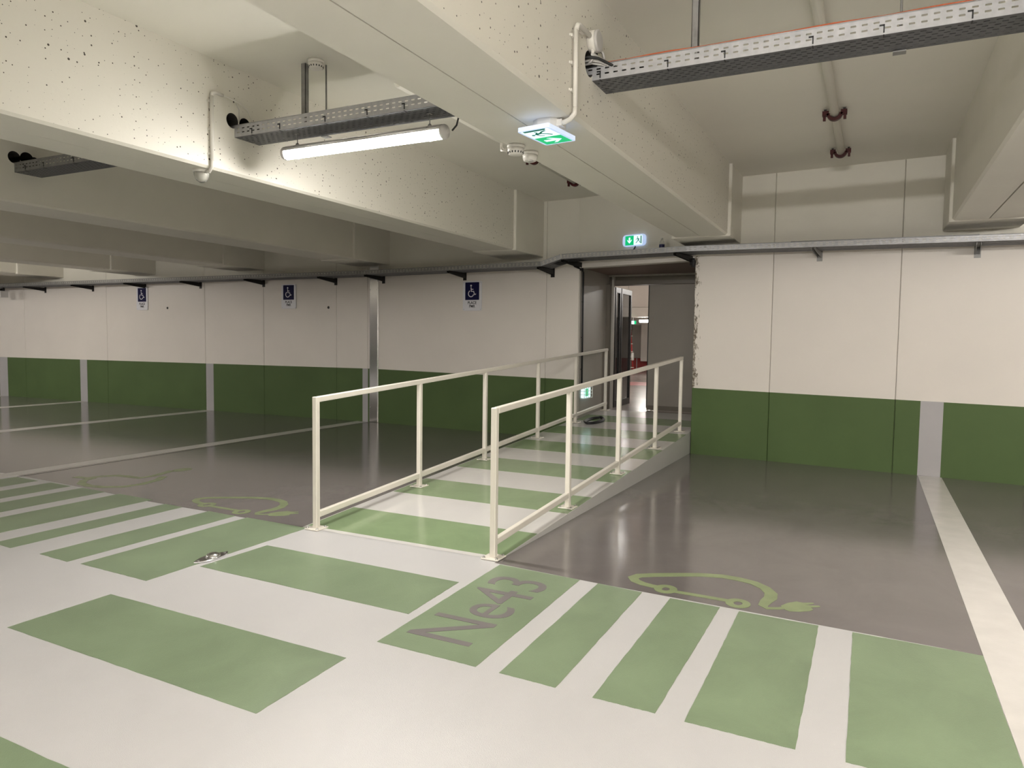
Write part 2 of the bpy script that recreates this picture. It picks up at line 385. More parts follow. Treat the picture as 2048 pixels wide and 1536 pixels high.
for i, (a, b_) in enumerate(zip(JR, JR[1:])):
    wall_panel(wr, a, b_, ['wall_chipped' if i == 0 else 'wall_white', 'wall_green', 'beam_paint'])
# reveal of the doorway, lintel and passage behind
PZ = 2.43
wc = thing('wall_back_center', (-2.8, 9.3, 0), 'off-white wall over the doorway with its lintel', 'wall', kind='structure')
lin = MB(); lin.prism([(-3.69, 9.445), (-1.975, 9.03), (-1.975, 9.22), (-3.69, 9.64)], 'z', PZ+0.02, CEIL); lin.build('lintel_wall', 'beam_paint', wc)  # beam paint here too, paler to brighten the wall above the door
lb = MB(); lb.prism([(-3.68, 9.425), (-1.98, 9.005), (-1.98, 9.16), (-3.68, 9.58)], 'z', PZ-0.015, PZ+0.075); lb.build('lintel_edge', 'wall_white', wc)
pas = thing('wall_passage', (-2.8, 10.1, 0), 'dim grey side walls and brown soffit of the door passage', 'wall', kind='structure')
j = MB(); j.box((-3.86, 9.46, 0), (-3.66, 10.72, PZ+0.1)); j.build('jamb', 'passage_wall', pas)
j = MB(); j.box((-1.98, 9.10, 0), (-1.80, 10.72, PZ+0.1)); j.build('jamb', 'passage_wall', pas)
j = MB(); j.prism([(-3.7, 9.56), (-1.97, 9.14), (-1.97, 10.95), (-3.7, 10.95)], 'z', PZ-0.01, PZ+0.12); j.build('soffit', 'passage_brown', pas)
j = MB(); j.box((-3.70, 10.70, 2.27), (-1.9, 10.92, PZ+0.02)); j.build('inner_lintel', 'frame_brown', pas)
j = MB(); j.box((-3.70, 10.66, 2.395), (-1.95, 10.70, 2.425)); j.build('lintel_trim', 'passage_wall', pas)

# enclosing walls out of view
for nm, a, b_, lb_ in (('wall_left', (-26.2, BACK_Y, 0), (-26, 9.4, CEIL), 'plain end wall of the car park'),
                   ('wall_right', (7, BACK_Y, 0), (7.2, 8.6, CEIL), 'plain side wall of the car park'),
                   ('wall_front', (-26, BACK_Y-0.2, 0), (7, BACK_Y, CEIL), 'plain wall across the aisle')):
    w = MB(); w.box(a, (b_[0], b_[1], 0.83), 1); w.box((a[0], a[1], 0.83), b_, 0)
    tag(w.build(nm, ['wall_white', 'wall_green']), lb_, 'wall', kind='structure')

# ------------------------------------------------------------------ ceiling beams (paired ribs with a joint, cast ends at the wall)
def cut(o, cyls):
    """bores the round cable openings one after another"""
    o.data.materials.append(MATS['hole_shade'])
    for (x0, x1, y, z, r) in cyls:
        b = MB(); b.tube([(x0, y, z), (x1, y, z)], r, 24, 0, smooth=False)
        c = b.build('cutter', 'hole_shade')
        md = o.modifiers.new('cut', 'BOOLEAN'); md.object = c; md.operation = 'DIFFERENCE'; md.solver = 'EXACT'
        bpy.context.view_layer.update()
        me = bpy.data.meshes.new_from_object(o.evaluated_get(bpy.context.evaluated_depsgraph_get()))
        o.modifiers.clear()
        if len(me.polygons) > 6: o.data = me
        bpy.data.objects.remove(c, do_unlink=True)
BEAMS = [(-18.05, 9.27, 'ceiling beam furthest from the doorway, seen edge-on over the far bays'),
         (-15.30, 9.36, 'ceiling beam with a pale end strip over the furthest signed bay'),
         (-12.53, 9.45, 'ceiling beam ending above the far blue sign'), (-9.76, 9.55, 'ceiling beam ending above the middle blue sign'),
         (-7.07, 9.62, 'shaded ceiling beam carrying a cable tray stub beside the metal joint cover'),
         (-4.28, 9.47, 'pitted concrete ceiling beam with conduit and beacon lit by the tube light'),
         (-1.47, 8.98, 'concrete ceiling beam with the lit exit box and smoke detectors underneath'),
         (1.26, 8.74, 'ceiling beam with an open black joint underneath by the bright wall'),
         (4.0, 8.46, 'ceiling beam out at the end of the bright wall')]
HOLES = {-4.28: [(3.90, 2.99, .055), (4.02, 2.985, .055), (4.13, 2.985, .05), (4.03, 2.945, .06)],
         -7.07: [(3.92, 3.01, .055), (4.03, 3.02, .06), (4.10, 3.00, .05), (4.03, 2.95, .06)],
         -1.47: [(3.87, 2.95, .07), (4.00, 2.945, .06), (4.10, 2.945, .06)]}
for xr, ye, lab in BEAMS:
    xl = xr - 0.60; xm = xr - 0.30
    z0 = BEAMZ
    bt = thing('ceiling_beam', (xm, ye, z0), lab, 'beam', 'ceiling beams', kind='structure')
    ch = 0.018; g = 0.005
    rr = MB(); rr.prism([(xm+g, z0), (xr-ch, z0), (xr, z0+ch), (xr, CEIL+.02), (xm+g, CEIL+.02)], 'y', BACK_Y, ye+0.02)
    o = rr.build('rib', 'beam_pitted' if xr in (-4.28, -1.47) else 'beam_paint', bt)
    if xr in HOLES:
        off = bt.location
        cut(o, [(xr-0.26, xr+0.05, y, z, r) for y, z, r in HOLES[xr]])
    ll = MB(); ll.prism([(xl+ch, z0+0.002), (xm-g, z0+0.002), (xm-g, CEIL+.02), (xl, CEIL+.02), (xl, z0+ch)], 'y', BACK_Y, ye+0.02)
    ll.build('rib', 'beam_paint', bt)
    ys = {-4.28: 8.58, -1.47: 8.28, 1.26: 8.12}.get(xr, ye-0.9)
    eb = MB(); eb.prism([(xl-0.03, z0-0.012), (xr+0.035, z0-0.012), (xr+0.035, CEIL+.02), (xl-0.03, CEIL+.02)], 'y', ys, ye+0.03)
    bevel(eb.build('end_block', 'beam_paint', bt), 0.012)

# ------------------------------------------------------------------ ramp
RY0, RY1, RS = 3.98, 10.45, 0.0545
def rz(y): return max(0.0, RS*(y-RY0))
def redge(y): return -2.06+0.08*(y-4.0)/5.0
ramp = thing('ramp', (-2.85, RY0, 0), 'low ramp up to the doorway, striped green and white like a pedestrian crossing', 'ramp', kind='structure')
rb = MB()
XL = -3.70
L0, L1, R0, R1 = (XL, RY0), (XL, RY1), (redge(RY0), RY0), (-1.985, 9.03)
top = [(XL, RY0, 0.001), (redge(RY0), RY0, 0.001), (-1.985, 9.03, rz(9.03)), (-1.985, RY1, rz(RY1)), (XL, RY1, rz(RY1))]
rb.face(top, 0)
for (a, b_) in ((1, 2), (2, 3), (4, 0)):
    pa, pb = top[a], top[b_]; rb.face([(pa[0], pa[1], 0), (pb[0], pb[1], 0), pb, pa], 1)
rb.face([(XL, RY1, 0), (-1.985, RY1, 0), top[3], top[4]], 1)
rb.build('ramp_body', ['ramp_white', 'ramp_side'], ramp)
for y0, y1 in ((4.03, 4.56), (5.10, 5.62), (6.17, 6.69), (7.23, 7.76), (8.30, 8.82), (9.36, 9.88)):
    s = MB(); e = 0.0015
    xa, xb = (redge(y0), redge(y1)) if y1 < 9.03 else (-1.985, -1.985)
    A = [(XL+0.01, y0), (xa-0.004, y0), (xb-0.004, y1), (XL+0.01, y1)]
    s.face([(x, y, rz(y)+e) for x, y in A]); 
    for (x0, ya), (x1, yb) in zip(A, A[1:]+A[:1]): s.face([(x0, ya, rz(ya)-.001), (x1, yb, rz(yb)-.001), (x1, yb, rz(yb)+e), (x0, ya, rz(ya)+e)])
    s.build('green_stripe', 'ramp_green', ramp)

# ------------------------------------------------------------------ paint on the floor
def slab(name, poly, mat, label, cat, group=None, z1=0.0015):
    b = MB(); cx = sum(p[0] for p in poly)/len(poly); cy = sum(p[1] for p in poly)/len(poly)
    b.prism([(p[0]-cx, p[1]-cy) for p in poly], 'z', 0.0002, z1)
    o = b.build(name, mat); o.location = (cx, cy, 0)
    return tag(o, label, cat, group)
def jag(p, q, n=26, amp=0.0015):
    """hand-cut edge between two corners"""
    out = []
    for i in range(n):
        t = i/n; d = Vector((q[0]-p[0], q[1]-p[1])); nn = Vector((-d.y, d.x)).normalized()
        a = 0 if i == 0 else random.uniform(-amp, amp)
        out.append((p[0]+d.x*t+nn.x*a, p[1]+d.y*t+nn.y*a))
    return out
def quad(c): return sum((jag(c[i], c[(i+1) % 4]) for i in range(4)), [])
GR = [([(-1.985, 2.62), (-1.458, 2.612), (-1.469, 3.873), (-2.012, 3.905)], 'green floor block lettered in grey at the foot of the railing'),
      ([(-1.344, 2.61), (-1.083, 2.602), (-1.087, 3.846), (-1.355, 3.867)], 'green floor stripe next to the lettered block'),
      ([(-.924, 2.597), (-.672, 2.595), (-.657, 3.823), (-.925, 3.833)], 'green floor stripe between the wheels of the painted car'),
      ([(-.560, 2.588), (-.177, 2.585), (-.175, 3.806), (-.558, 3.815)], 'green floor stripe below the painted plug'),
      ([(-.019, 2.585), (.510, 2.580), (.512, 3.788), (-.022, 3.798)], 'widest green floor block beside the long white bay line')]
for c, l in GR: slab('floor_stripe', quad(c), 'floor_green', l, 'floor marking', 'green stripes at the bay mouths')
GLs = [(-4.267, -3.645, 'green floor block beside the steel floor stud'), (-4.685, -4.375, 'green floor stripe nearest the steel stud block'),
       (-5.198, -4.975, 'narrow green floor stripe at the tail of the far painted car'), (-5.875, -5.42, 'broad green floor stripe between the two painted symbols'),
       (-6.39, -6.05, 'green floor stripe at the mouth of the wheelchair bay'), (-6.87, -6.55, 'green floor stripe below the painted wheelchair'),
       (-7.42, -7.05, 'green floor stripe next to the white bay line by the floor joint')]
for x0, x1, l in GLs:
    yb = 3.99 if x0 > -5.5 else 4.05
    slab('floor_stripe', quad([(x0, 2.68), (x1, 2.665), (x1-0.005, yb-0.01), (x0, yb)]), 'floor_green', l, 'floor marking', 'green stripes at the bay mouths')
for c, l in (([(-3.595, 2.99), (-2.05, 2.965), (-2.07, 3.50), (-3.575, 3.515)], 'green crossing bar at the foot of the ramp'),
             ([(-3.63, 1.92), (-1.99, 1.895), (-2.00, 2.42), (-3.62, 2.435)], 'large green crossing bar in the white aisle'),
             ([(-3.62, 0.84), (-2.00, 0.83), (-2.00, 1.366), (-3.62, 1.372)], 'green crossing bar further out in the aisle, cut by the picture edge')):
    slab('crossing_bar', quad(c), 'floor_green', l, 'floor marking', 'green bars of the pedestrian crossing')
for x0, x1, l, y0 in ((0.513, 0.733, 'wide white bay line running up to the grey wall stripe', 2.0), (-7.70, -7.50, 'white bay line running to the metal joint cover', 2.66),
                  (-11.22, -10.98, 'white bay line in the shaded far bays', 4.1), (-14.80, -14.57, 'white bay line reaching the furthest wall stripe but one', 4.1), (-17.57, -17.27, 'white bay line in the furthest bay', 4.1)):
    y1 = wall_y((x0+x1)/2)[0]-0.02
    slab('bay_line', [(x0, y0), (x1, y0), (x1, y1), (x0, y1)], 'paint_line', l, 'floor marking', 'white lines between parking bays', z1=0.0022)
slab('floor_joint', [(-7.425, 2.66), (-7.41, 2.66), (-7.41, 9.60), (-7.425, 9.60)], 'floor_joint_dark', 'thin dark expansion joint in the floor beside the white line', 'floor joint', z1=0.001)
# stripes going up the wall
for x0, x1, l in ((-17.57, -17.27, 'grey stripe painted up the green wall band in the furthest bay'), (-14.80, -14.58, 'grey stripe on the green wall band left of the far blue sign'),
                  (-11.19, -11.0, 'grey stripe on the green wall band between two blue signs'), (0.508, 0.72, 'grey stripe on the bright green wall band'), (-7.60, -7.49, 'grey stripe on the green band beside the metal joint cover')):
    ya, ga, an = wall_y(x0); yb, gb, _ = wall_y(x1)
    b = MB(); b.prism([(x0, ya-0.002), (x1, yb-0.002), (x1, yb-0.0002), (x0, ya-0.0002)], 'z', 0.0, ga)
    tag(b.build('wall_stripe', 'wall_stripe'), l, 'wall marking', 'grey stripes up the wall')
# charging-car symbols
EVLOOP = [(-1.003,3.973),(-1.069,3.976),(-1.125,3.988),(-1.178,4.019),(-1.206,4.065),(-1.184,4.119),(-1.104,4.176),(-0.985,4.246),(-0.865,4.31),(-0.74,4.348),(-0.641,4.342),(-0.554,4.316),(-0.485,4.256),(-0.442,4.176),(-0.436,4.1),(-0.451,4.034),(-0.458,3.964),(-0.433,3.932),(-0.38,3.957),(-0.338,3.994)]
EVW = [.05,.052,.055,.06,.064,.064,.062,.062,.062,.066,.068,.066,.066,.07,.07,.062,.05,.036,.03,.03]
EVPLUG = [(-0.373,4.001),(-0.345,4.063),(-0.304,4.11),(-0.27,4.107),(-0.226,4.133),(-0.215,4.124),(-0.261,4.073),(-0.191,4.1),(-0.182,4.09),(-0.227,4.053),(-0.214,4.024),(-0.228,3.998),(-0.275,3.961),(-0.322,3.942),(-0.346,3.953)]
def ev_symbol(sx, sy, ox, oy, label):
    f = lambda p: ((p[0]+.984)*sx+ox, (p[1]-3.963)*sy+oy)
    t = thing('charging_car_symbol', (ox, oy, 0), label, 'floor marking', 'charging-car symbols', world=True)
    z0, z1 = 0.0002, 0.0016
    b = MB(); b.stroke([f(p) for p in EVLOOP], EVW, 'z', z0, z1); b.build('cable_outline', 'paint_ev', t)
    for c in ((-.984, 3.963), (-.582, 3.929)):
        b = MB(); cc = f(c); b.stroke(circ(cc[0], cc[1], .044*sx, 22, .050*sy), .042, 'z', z0, z1+.0006, closed=True); b.build('wheel', 'paint_ev', t)
    b = MB(); b.stroke([f((-.935, 3.948)), f((-.64, 3.945))], .040, 'z', z0, z1+.0003); b.build('axle', 'paint_ev', t)
    b = MB(); b.prism([f(p) for p in EVPLUG], 'z', z0, z1+0.0003); b.build('plug', 'paint_ev', t)
ev_symbol(1, 1, -.984, 3.963, 'pale green painted charging car beside the ramp, under the bright wall')
ev_symbol(1.085, 1.1, -4.881, 4.137, 'pale green painted charging car left of the ramp railing')
t = thing('wheelchair_floor_symbol', (-6.4, 4.5, 0), 'large faint green wheelchair painted in the shaded grey bay', 'floor marking')
b = MB(); b.stroke([(-6.241,4.773),(-6.14,4.637),(-6.09,4.431),(-6.126,4.269),(-6.273,4.164),(-6.441,4.135),(-6.596,4.166),(-6.713,4.266),(-6.756,4.393)], .075, 'z', .0002, .0014); b.build('wheel', 'paint_ev', t)
b = MB(); b.stroke([(-6.44,5.02),(-6.40,4.926),(-6.355,4.75),(-6.37,4.61),(-6.55,4.60),(-6.673,4.58),(-6.76,4.48),(-6.80,4.35),(-6.952,4.333)], .07, 'z', .0002, .0016); b.build('body', 'paint_ev', t)
b = MB(); b.prism(circ(-6.39, 5.11, .075, 18, .11), 'z', .0002, .0016); b.build('head', 'paint_ev', t)
# lettering
tx = text_mesh('bay_lettering', 'Ne43', 0.50, 'paint_text', None, 0.0006, (-1.735, 3.245, 0.0022), (0, 0, PI/2), sx=0.90, bold=0.0)
tag(tx, 'grey letters Ne43 painted on the green floor block', 'lettering')

# ================================================================== RAILINGS
def railing(name, X, posts, label, y_end, z_end):
    t = thing(name, (X, posts[0], 0), label, 'railing', 'cream railings along the ramp')
    w = 0.020
    zt = lambda y: 0.972+0.0498*(y-4.0)
    zt_e = zt(y_end)
    for k, y in enumerate(posts):
        g = rz(y)
        b = MB(); b.box((X-w, y-w, g+0.008), (X+w, y+w, zt(y)-0.038 if k else zt(y)-0.001)); pst = bevel(b.build('post', 'rail_cream', t), 0.004, 1)
        b = MB(); b.box((X-0.062, y-0.062, g+0.0005), (X+0.062, y+0.062, g+0.0105)); pl = MB.build(b, 'base_plate', 'rail_cream', pst, True)
        pl.data.transform(Matrix.Translation(-t.location)); bevel(pl, 0.003, 1)
        for sx in (-1, 1):
            for sy in (-1, 1):
                b = MB(); b.lathe((X+sx*.046, y+sy*.046, g+.0105), [(.010, 0), (.010, .004), (.006, .0045), (.006, .010)], seg=8)
                o = b.build('bolt', 'bolt_steel', pst, True); o.data.transform(Matrix.Translation(-t.location))
    b = MB(); ya = posts[0]-w
    prof = lambda zc0, zc1, h, y0: [(y0, zc0-h), (y_end, zc1-h), (y_end, zc1), (y0, zc0)]
    b.prism(prof(zt(ya+w), zt_e, 0.040, posts[0]+w), 'x', X-w, X+w); bevel(b.build('top_rail', 'rail_cream', t), 0.004, 1)
    b = MB(); b.prism(prof(rz(posts[0])+0.128, rz(y_end)+0.128, 0.045, posts[0]+w), 'x', X-0.017, X+0.017); bevel(b.build('bottom_rail', 'rail_cream', t), 0.004, 1)
    return t
railing('railing', -2.11, [4.0, 5.26, 6.52, 7.83, 9.0], 'cream steel railing on the ramp edge towards the wide white bay line', 9.02, 1.22)
railing('railing', -3.58, [4.0, 5.34, 6.56, 7.90, 9.14, 10.38], 'cream steel railing on the ramp side towards the blue signs, running into the passage', 10.42, 1.29)

# ================================================================== CABLE TRAYS
def perf(b, O, U, V, L, W, rows, pitch=0.05, slot=0.024, slw=0.008, stagger=False, mi=0):
    """sheet spanned by U (length L) and V (width W) with slots: rows = centre positions across the width"""
    O, U, V = Vector(O), Vector(U).normalized(), Vector(V).normalized()
    vs_ = sorted(set([0.0, W] + [r-slw/2 for r in rows] + [r+slw/2 for r in rows]))
    half = pitch/2; n = int(L/half)
    us = [i*half for i in range(n)] + [L]
    idx = {}
    def vert(i, j):
        if (i, j) not in idx: idx[(i, j)] = len(b.v); b.v.append(tuple(O+U*us[i]+V*vs_[j]))
        return idx[(i, j)]
    for j in range(len(vs_)-1):
        mid = (vs_[j]+vs_[j+1])/2; row = next((k for k, r in enumerate(rows) if abs(r-mid) < slw/2), None)
        if row is None:
            b.f.append([vert(0, j), vert(len(us)-1, j), vert(len(us)-1, j+1), vert(0, j+1)]); b.m.append(mi); b.sm.append(False)
            continue
        off = (row % 2) if stagger else 0
        start = None
        for i in range(len(us)-1):
            hole = (i % 2 == 1-off) and 0 < i < len(us)-2
            if not hole:
                b.f.append([vert(i, j), vert(i+1, j), vert(i+1, j+1), vert(i, j+1)]); b.m.append(mi); b.sm.append(False)
def tray_section(parent, A, B, W, H, depth_dir, mat, pitch=0.05, slw=0.008, brow=7):
    """perforated U-shaped tray between points A and B (front lower edge); depth_dir points to the back"""
    A, B = Vector(A), Vector(B); U = (B-A); L = U.length; U.normalize(); D = Vector(depth_dir).normalized(); Zv = U.cross(D).normalized()
    if Zv.z < 0: Zv = -Zv
    b = MB()
    perf(b, A, U, D, L, W, [W*(k+1)/(brow+1) for k in range(brow)], pitch, slw=slw, stagger=True)
    fr = b.build('tray_base', 'galvanised_base_shade', parent); s = fr.modifiers.new('sheet', 'SOLIDIFY'); s.thickness = 0.0015
    for off, nm in ((0, 'tray_side'), (W, 'tray_side')):
        b = MB(); perf(b, A+D*off, U, Zv, L, H, [H*0.36, H*0.70], pitch, slw=slw)
        p = A+D*off+Zv*H; q = p+U*L
        o = b.build(nm, mat, parent); s = o.modifiers.new('sheet', 'SOLIDIFY'); s.thickness = 0.0015
        b = MB(); b.tube([p, q], 0.0035, 6); b.build('rolled_edge', mat, parent)
TY0, TY1, TZ, TH = 3.92, 4.16, 2.875, 0.085
def bay_tray(x0, x1, label, mat='galvanised', hangers=(), ties=True):
    t = thing('cable_tray', ((x0+x1)/2, TY0, TZ), label, 'cable tray', 'perforated trays under the ceiling')
    tray_section(t, (x0, TY0, TZ), (x1, TY0, TZ), TY1-TY0, TH, (0, 1, 0), mat)
    # bundle of cables lying in the tray
    for k, (yy, r, m) in enumerate(((3.97, .012, 'black_rubber'), (4.0, .014, 'black_rubber'), (4.04, .010, 'black_rubber'), (4.075, .013, 'black_rubber'), (4.11, .011, 'black_rubber'))):
        b = MB(); pts = [(x0-0.12+(x1-x0+.24)*i/14, yy+0.008*sin(i*1.3+k*2), TZ+r+0.003+0.006*abs(sin(i*0.9+k))) for i in range(15)]
        b.tube(pts, r, 8); b.build('cable', m, t)
    if ties:
        n = int((x1-x0)/0.36)
        for i in range(n):
            x = x0+0.18+i*0.36+random.uniform(-.05, .05)
            b = MB(); b.box((x-.003, TY0-.004, TZ+.008), (x+.003, TY0-.0005, TZ+.045)); b.box((x-.003, TY0-.004, TZ-.004), (x+.003, TY0+.03, TZ-.0005))
            b.box((x-.020, TY0-.004, TZ+.040), (x+.003, TY0-.0005, TZ+.047)); b.build('cable_tie', 'black_rubber', t)
    for (x, kind) in hangers:
        b = MB()
        if kind == 'channel':
            yc = 4.07; b.box((x-.019, yc, TZ+.05), (x+.019, yc+.004, CEIL)); b.box((x-.019, yc, TZ+.05), (x-.016, yc+.036, CEIL)); b.box((x+.016, yc, TZ+.05), (x+.019, yc+.036, CEIL))
            b.box((x-.03, yc-.01, TZ+.046), (x+.03, yc+.05, TZ+.056))
            b.build('hanger_channel', 'galvanised_dull', t)
        else:
            y = TY1+0.008
            b.tube([(x, y, TZ), (x, y, CEIL)], .006, 8); b.cbox((x, y, TZ+TH+.012), (.07, .05, .012)); b.cbox((x, y, TZ-.008), (.06, .05, .006))
            b.build('hanger_rod', 'galvanised_dull', t)
    return t
t1 = bay_tray(-4.33, -2.02, 'perforated steel cable tray hung above the lit tube light', 'galvanised', [(-3.75, 'channel'), (-3.622, 'rod')])
t2 = bay_tray(-1.62, 0.72, 'shiny perforated steel cable tray with orange cable, above the exit box bay', 'galvanised', [(-0.93, 'channel'), (0.075, 'rod')])
for zz, yy in ((TH+.006, TY0+.004), (TH+.004, TY0+.016)):
    b = MB(); b.tube([(-1.60+2.3*i/20, yy+.003*sin(i), TZ+zz+.002*sin(i*1.7)) for i in range(21)], .004, 6); b.build('orange_cable', 'orange_cable', t2)
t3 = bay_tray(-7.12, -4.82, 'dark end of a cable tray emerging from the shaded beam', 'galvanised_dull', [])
bay_tray(1.22, 3.46, 'cable tray in the bay past the black-jointed beam', 'galvanised', [])
# tray along the far wall: three straight runs and two small kinks over the doorway corner
wt = thing('wall_cable_tray', (-4, 9.2, 2.41), 'long grey cable tray on brackets along the far wall, stepping up over the doorway', 'cable tray')
FO = 0.45   # distance of its front side from the wall
def wt_pt(x, z):
    y, _, an = wall_y(x); return Vector((x, y, z)) + Vector((sin(an), -cos(an), 0))*FO
K = [(-25.5, 2.395), (-17.3, 2.395), (-7.5, 2.405), (-4.05, 2.415), (-3.66, 2.50), (-1.95, 2.475), (1.45, 2.405), (6.8, 2.36)]
for (xa, za), (xb, zb) in zip(K, K[1:]):
    A, B = wt_pt(xa, za), wt_pt(xb, zb); an = math.atan2((B-A).y, (B-A).x)
    far = xb < -7.6
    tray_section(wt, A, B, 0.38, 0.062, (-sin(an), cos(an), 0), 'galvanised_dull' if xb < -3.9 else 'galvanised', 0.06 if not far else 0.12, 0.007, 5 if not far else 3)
for x, z in ((-19, 2.395), (-17.4, 2.395), (-15.87, 2.39), (-14.34, 2.395), (-12.80, 2.40), (-11.3, 2.40), (-9.75, 2.40), (-8.15, 2.40), (-7.16, 2.405), (-5.58, 2.41), (-4.09, 2.41), (-3.64, 2.49), (-2.02, 2.47), (-0.55, 2.447), (0.95, 2.412), (2.5, 2.38)):
    y, _, an = wall_y(x); N = Vector((sin(an), -cos(an), 0)); T = Vector((cos(an), sin(an), 0)); W0 = Vector((x, y, z))
    b = MB(); z0 = z-0.042
    def quadpt(s, d, zz): v = W0+T*s+N*d; return (v.x, v.y, zz)
    for s0, s1 in ((-.020, -.016), (.016, .020)):
        pts = [quadpt(s0, .004, z-.075), quadpt(s0, .46, z-.030), quadpt(s0, .46, z-.004), quadpt(s0, .004, z-.004)]
        pts2 = [quadpt(s1, .004, z-.075), quadpt(s1, .46, z-.030), quadpt(s1, .46, z-.004), quadpt(s1, .004, z-.004)]
        b.face(pts); b.face(pts2)
        for i in range(4): b.face([pts[i], pts[(i+1) % 4], pts2[(i+1) % 4], pts2[i]])
    pts = [quadpt(-.02, .004, z-.004), quadpt(.02, .004, z-.004), quadpt(.02, .46, z-.004), quadpt(-.02, .46, z-.004)]
    b.face([(p[0], p[1], z-.006) for p in pts]); b.face([(p[0], p[1], z-.002) for p in pts])
    p4 = [quadpt(-.03, .0005, z-.11), quadpt(.03, .0005, z-.11), quadpt(.03, .0005, z+.02), quadpt(-.03, .0005, z+.02)]
    p5 = [quadpt(-.03, .005, z-.11), quadpt(.03, .005, z-.11), quadpt(.03, .005, z+.02), quadpt(-.03, .005, z+.02)]
    b.face(p4); b.face(p5)
    for i in range(4): b.face([p4[i], p4[(i+1) % 4], p5[(i+1) % 4], p5[i]])
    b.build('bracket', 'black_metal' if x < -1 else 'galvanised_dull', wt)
for k in range(4):
    b = MB(); pts = []
    for x in [-25+0.8*i for i in range(39)]:
        z = next(za+(zb-za)*(x-xa)/(xb-xa) for (xa, za), (xb, zb) in zip(K, K[1:]) if xa <= x <= xb)
        y, _, an = wall_y(x); pts.append((x, y-0.16-0.055*k+0.01*sin(x*3+k), z+0.016))
    b.tube(pts, 0.011, 6); b.build('cable', 'black_rubber', wt)
# cover lid lying on the right-hand stretch
b = MB(); A = wt_pt(-0.78, 2.450); B = wt_pt(0.95, 2.415)
D = Vector((0, 1, 0))
b.tube([A+Vector((0, -.004, .066)), B+Vector((0, -.004, .066))], .005, 6); b.build('joint_plate', 'galvanised', wt)

# ================================================================== TUBE LIGHTS
def tube_light(c, label, group, lit='tube_lit', L=1.40, hang=True, top=None):
    x, y, z = c; R = 0.046
    t = thing('tube_light', (x, y, z), label, 'tube light', group)
    def shell(a0, a1, n, r, x0, x1):
        b = MB()
        for i in range(n):
            t0 = math.radians(a0+(a1-a0)*i/n); t1 = math.radians(a0+(a1-a0)*(i+1)/n)
            b.face([(x0, y+r*cos(t0), z+r*sin(t0)), (x1, y+r*cos(t0), z+r*sin(t0)), (x1, y+r*cos(t1), z+r*sin(t1)), (x0, y+r*cos(t1), z+r*sin(t1))], 0, True)
        return b
    o = shell(*((8, 172) if lit == 'tube_lit' else (35, 145)), 12, R, x-L/2+.03, x+L/2-.03).build('housing', 'grey_plastic', t)
    s = o.modifiers.new('wall', 'SOLIDIFY'); s.thickness = .003
    df = shell(*((172, 368) if lit == 'tube_lit' else (145, 395)), 24, R*0.985, x-L/2+.03, x+L/2-.03)
    if lit == 'tube_lit': df.m = [0 if 6 <= i < 18 else 1 for i in range(24)]; df.build('diffuser', ['tube_lit', 'tube_lit_side'], t)
    else: df.build('diffuser', lit, t)
    for s_ in (-1, 1):
        b = MB(); b.lathe((x+s_*(L/2-.032), y, z), [(R*1.03, 0), (R*1.03, .020), (R*.9, .032), (R*.45, .036), (R*.3, .044)], axis=(s_, 0, 0), seg=24); b.build('end_cap', 'grey_plastic', t)
        if hang:
            xx = x+s_*(L/2-.13)
            b = MB(); b.tube([(xx, y, z+R), (xx, y, (top or TZ)-0.002)], .0035, 6); b.lathe((xx, y, z+R-.002), [(.016, 0), (.012, .012), (.006, .02)], seg=10)
            b.cbox((xx, y, (top or TZ)-.004), (.03, .03, .004)); b.build('hanger', 'galvanised_dull', t)
            b = MB(); b.lathe((xx-.008, y, z), [(R*1.05, 0), (R*1.05, .016)], axis=(1, 0, 0), seg=24); b.build('clip', 'clear_plastic', t)
    return t
tl = tube_light(TUBES[0][:3], 'glowing tube light hanging under the cable tray', 'tube lights of the car park')
x, y, z = TUBES[0][:3]
b = MB(); b.tube([(x+.742, y, z), (x+.775, y, z+.03), (x+.80, y-.01, z+.09), (x+.76, y-.02, z+.14), (x+.66, y-.03, TZ+.02), (x+.60, y, TZ+.02)], .006, 8); b.build('supply_cable', 'black_rubber', tl)
for i, c in enumerate(FAR_TUBES_MAIN):
    tube_light(c, 'unseen white tube light hung on rods from the slab over another bay', 'tube lights of the car park', lit='tube_near' if c[0] == -0.12 else 'tube_open', top=TZ if c[:2] == (2.35, 4.04) else CEIL)

# ================================================================== THINGS ON THE BEAMS
def clips(parent, pts, mat='white_plastic', axis='x'):
    for (px, py, pz) in pts:
        b = MB(); b.cbox((px, py, pz), (.012, .036, .014)); b.cbox((px-.006, py-.02, pz), (.010, .014, .012)); b.build('clip', mat, parent)
FX = -4.28
cd = thing('conduit', (FX, 3.70, 2.60), 'white conduit clipped up the pitted beam to the cable holes', 'conduit')
b = MB(); b.tube([(FX+.016, 3.70, 2.655), (FX+.016, 3.70, 3.11)], .0135, 10); b.build('pipe', 'white_plastic', cd)
b = MB(); b.tube([(FX+.016, 3.70, 3.10), (FX+.018, 3.706, 3.128), (FX+.018, 3.735, 3.140), (FX+.018, 3.80, 3.140)], .012, 10); b.build('elbow', 'white_plastic', cd)
b = MB(); b.tube([(FX+.016, 3.70, 2.66), (FX+.014, 3.700, 2.61), (FX-.01, 3.70, 2.585), (FX-.06, 3.70, 2.583)], .012, 10); b.build('elbow', 'white_plastic', cd)
b = MB(); b.tube([(FX+.018, 3.79, 3.14), (FX+.02, 3.86, 3.138), (FX+.025, 3.95, 3.128), (FX+.03, 4.02, 3.09), (FX+.035, 4.055, 3.03), (FX+.02, 4.065, 2.955)], .005, 8); b.build('cable', 'white_plastic', cd)
b = MB(); b.tube([(FX+.014, 3.92, 3.12), (FX+.02, 3.945, 3.08), (FX+.01, 3.955, 3.0)], .0025, 6); b.build('thin_wire', 'grey_plastic', cd)
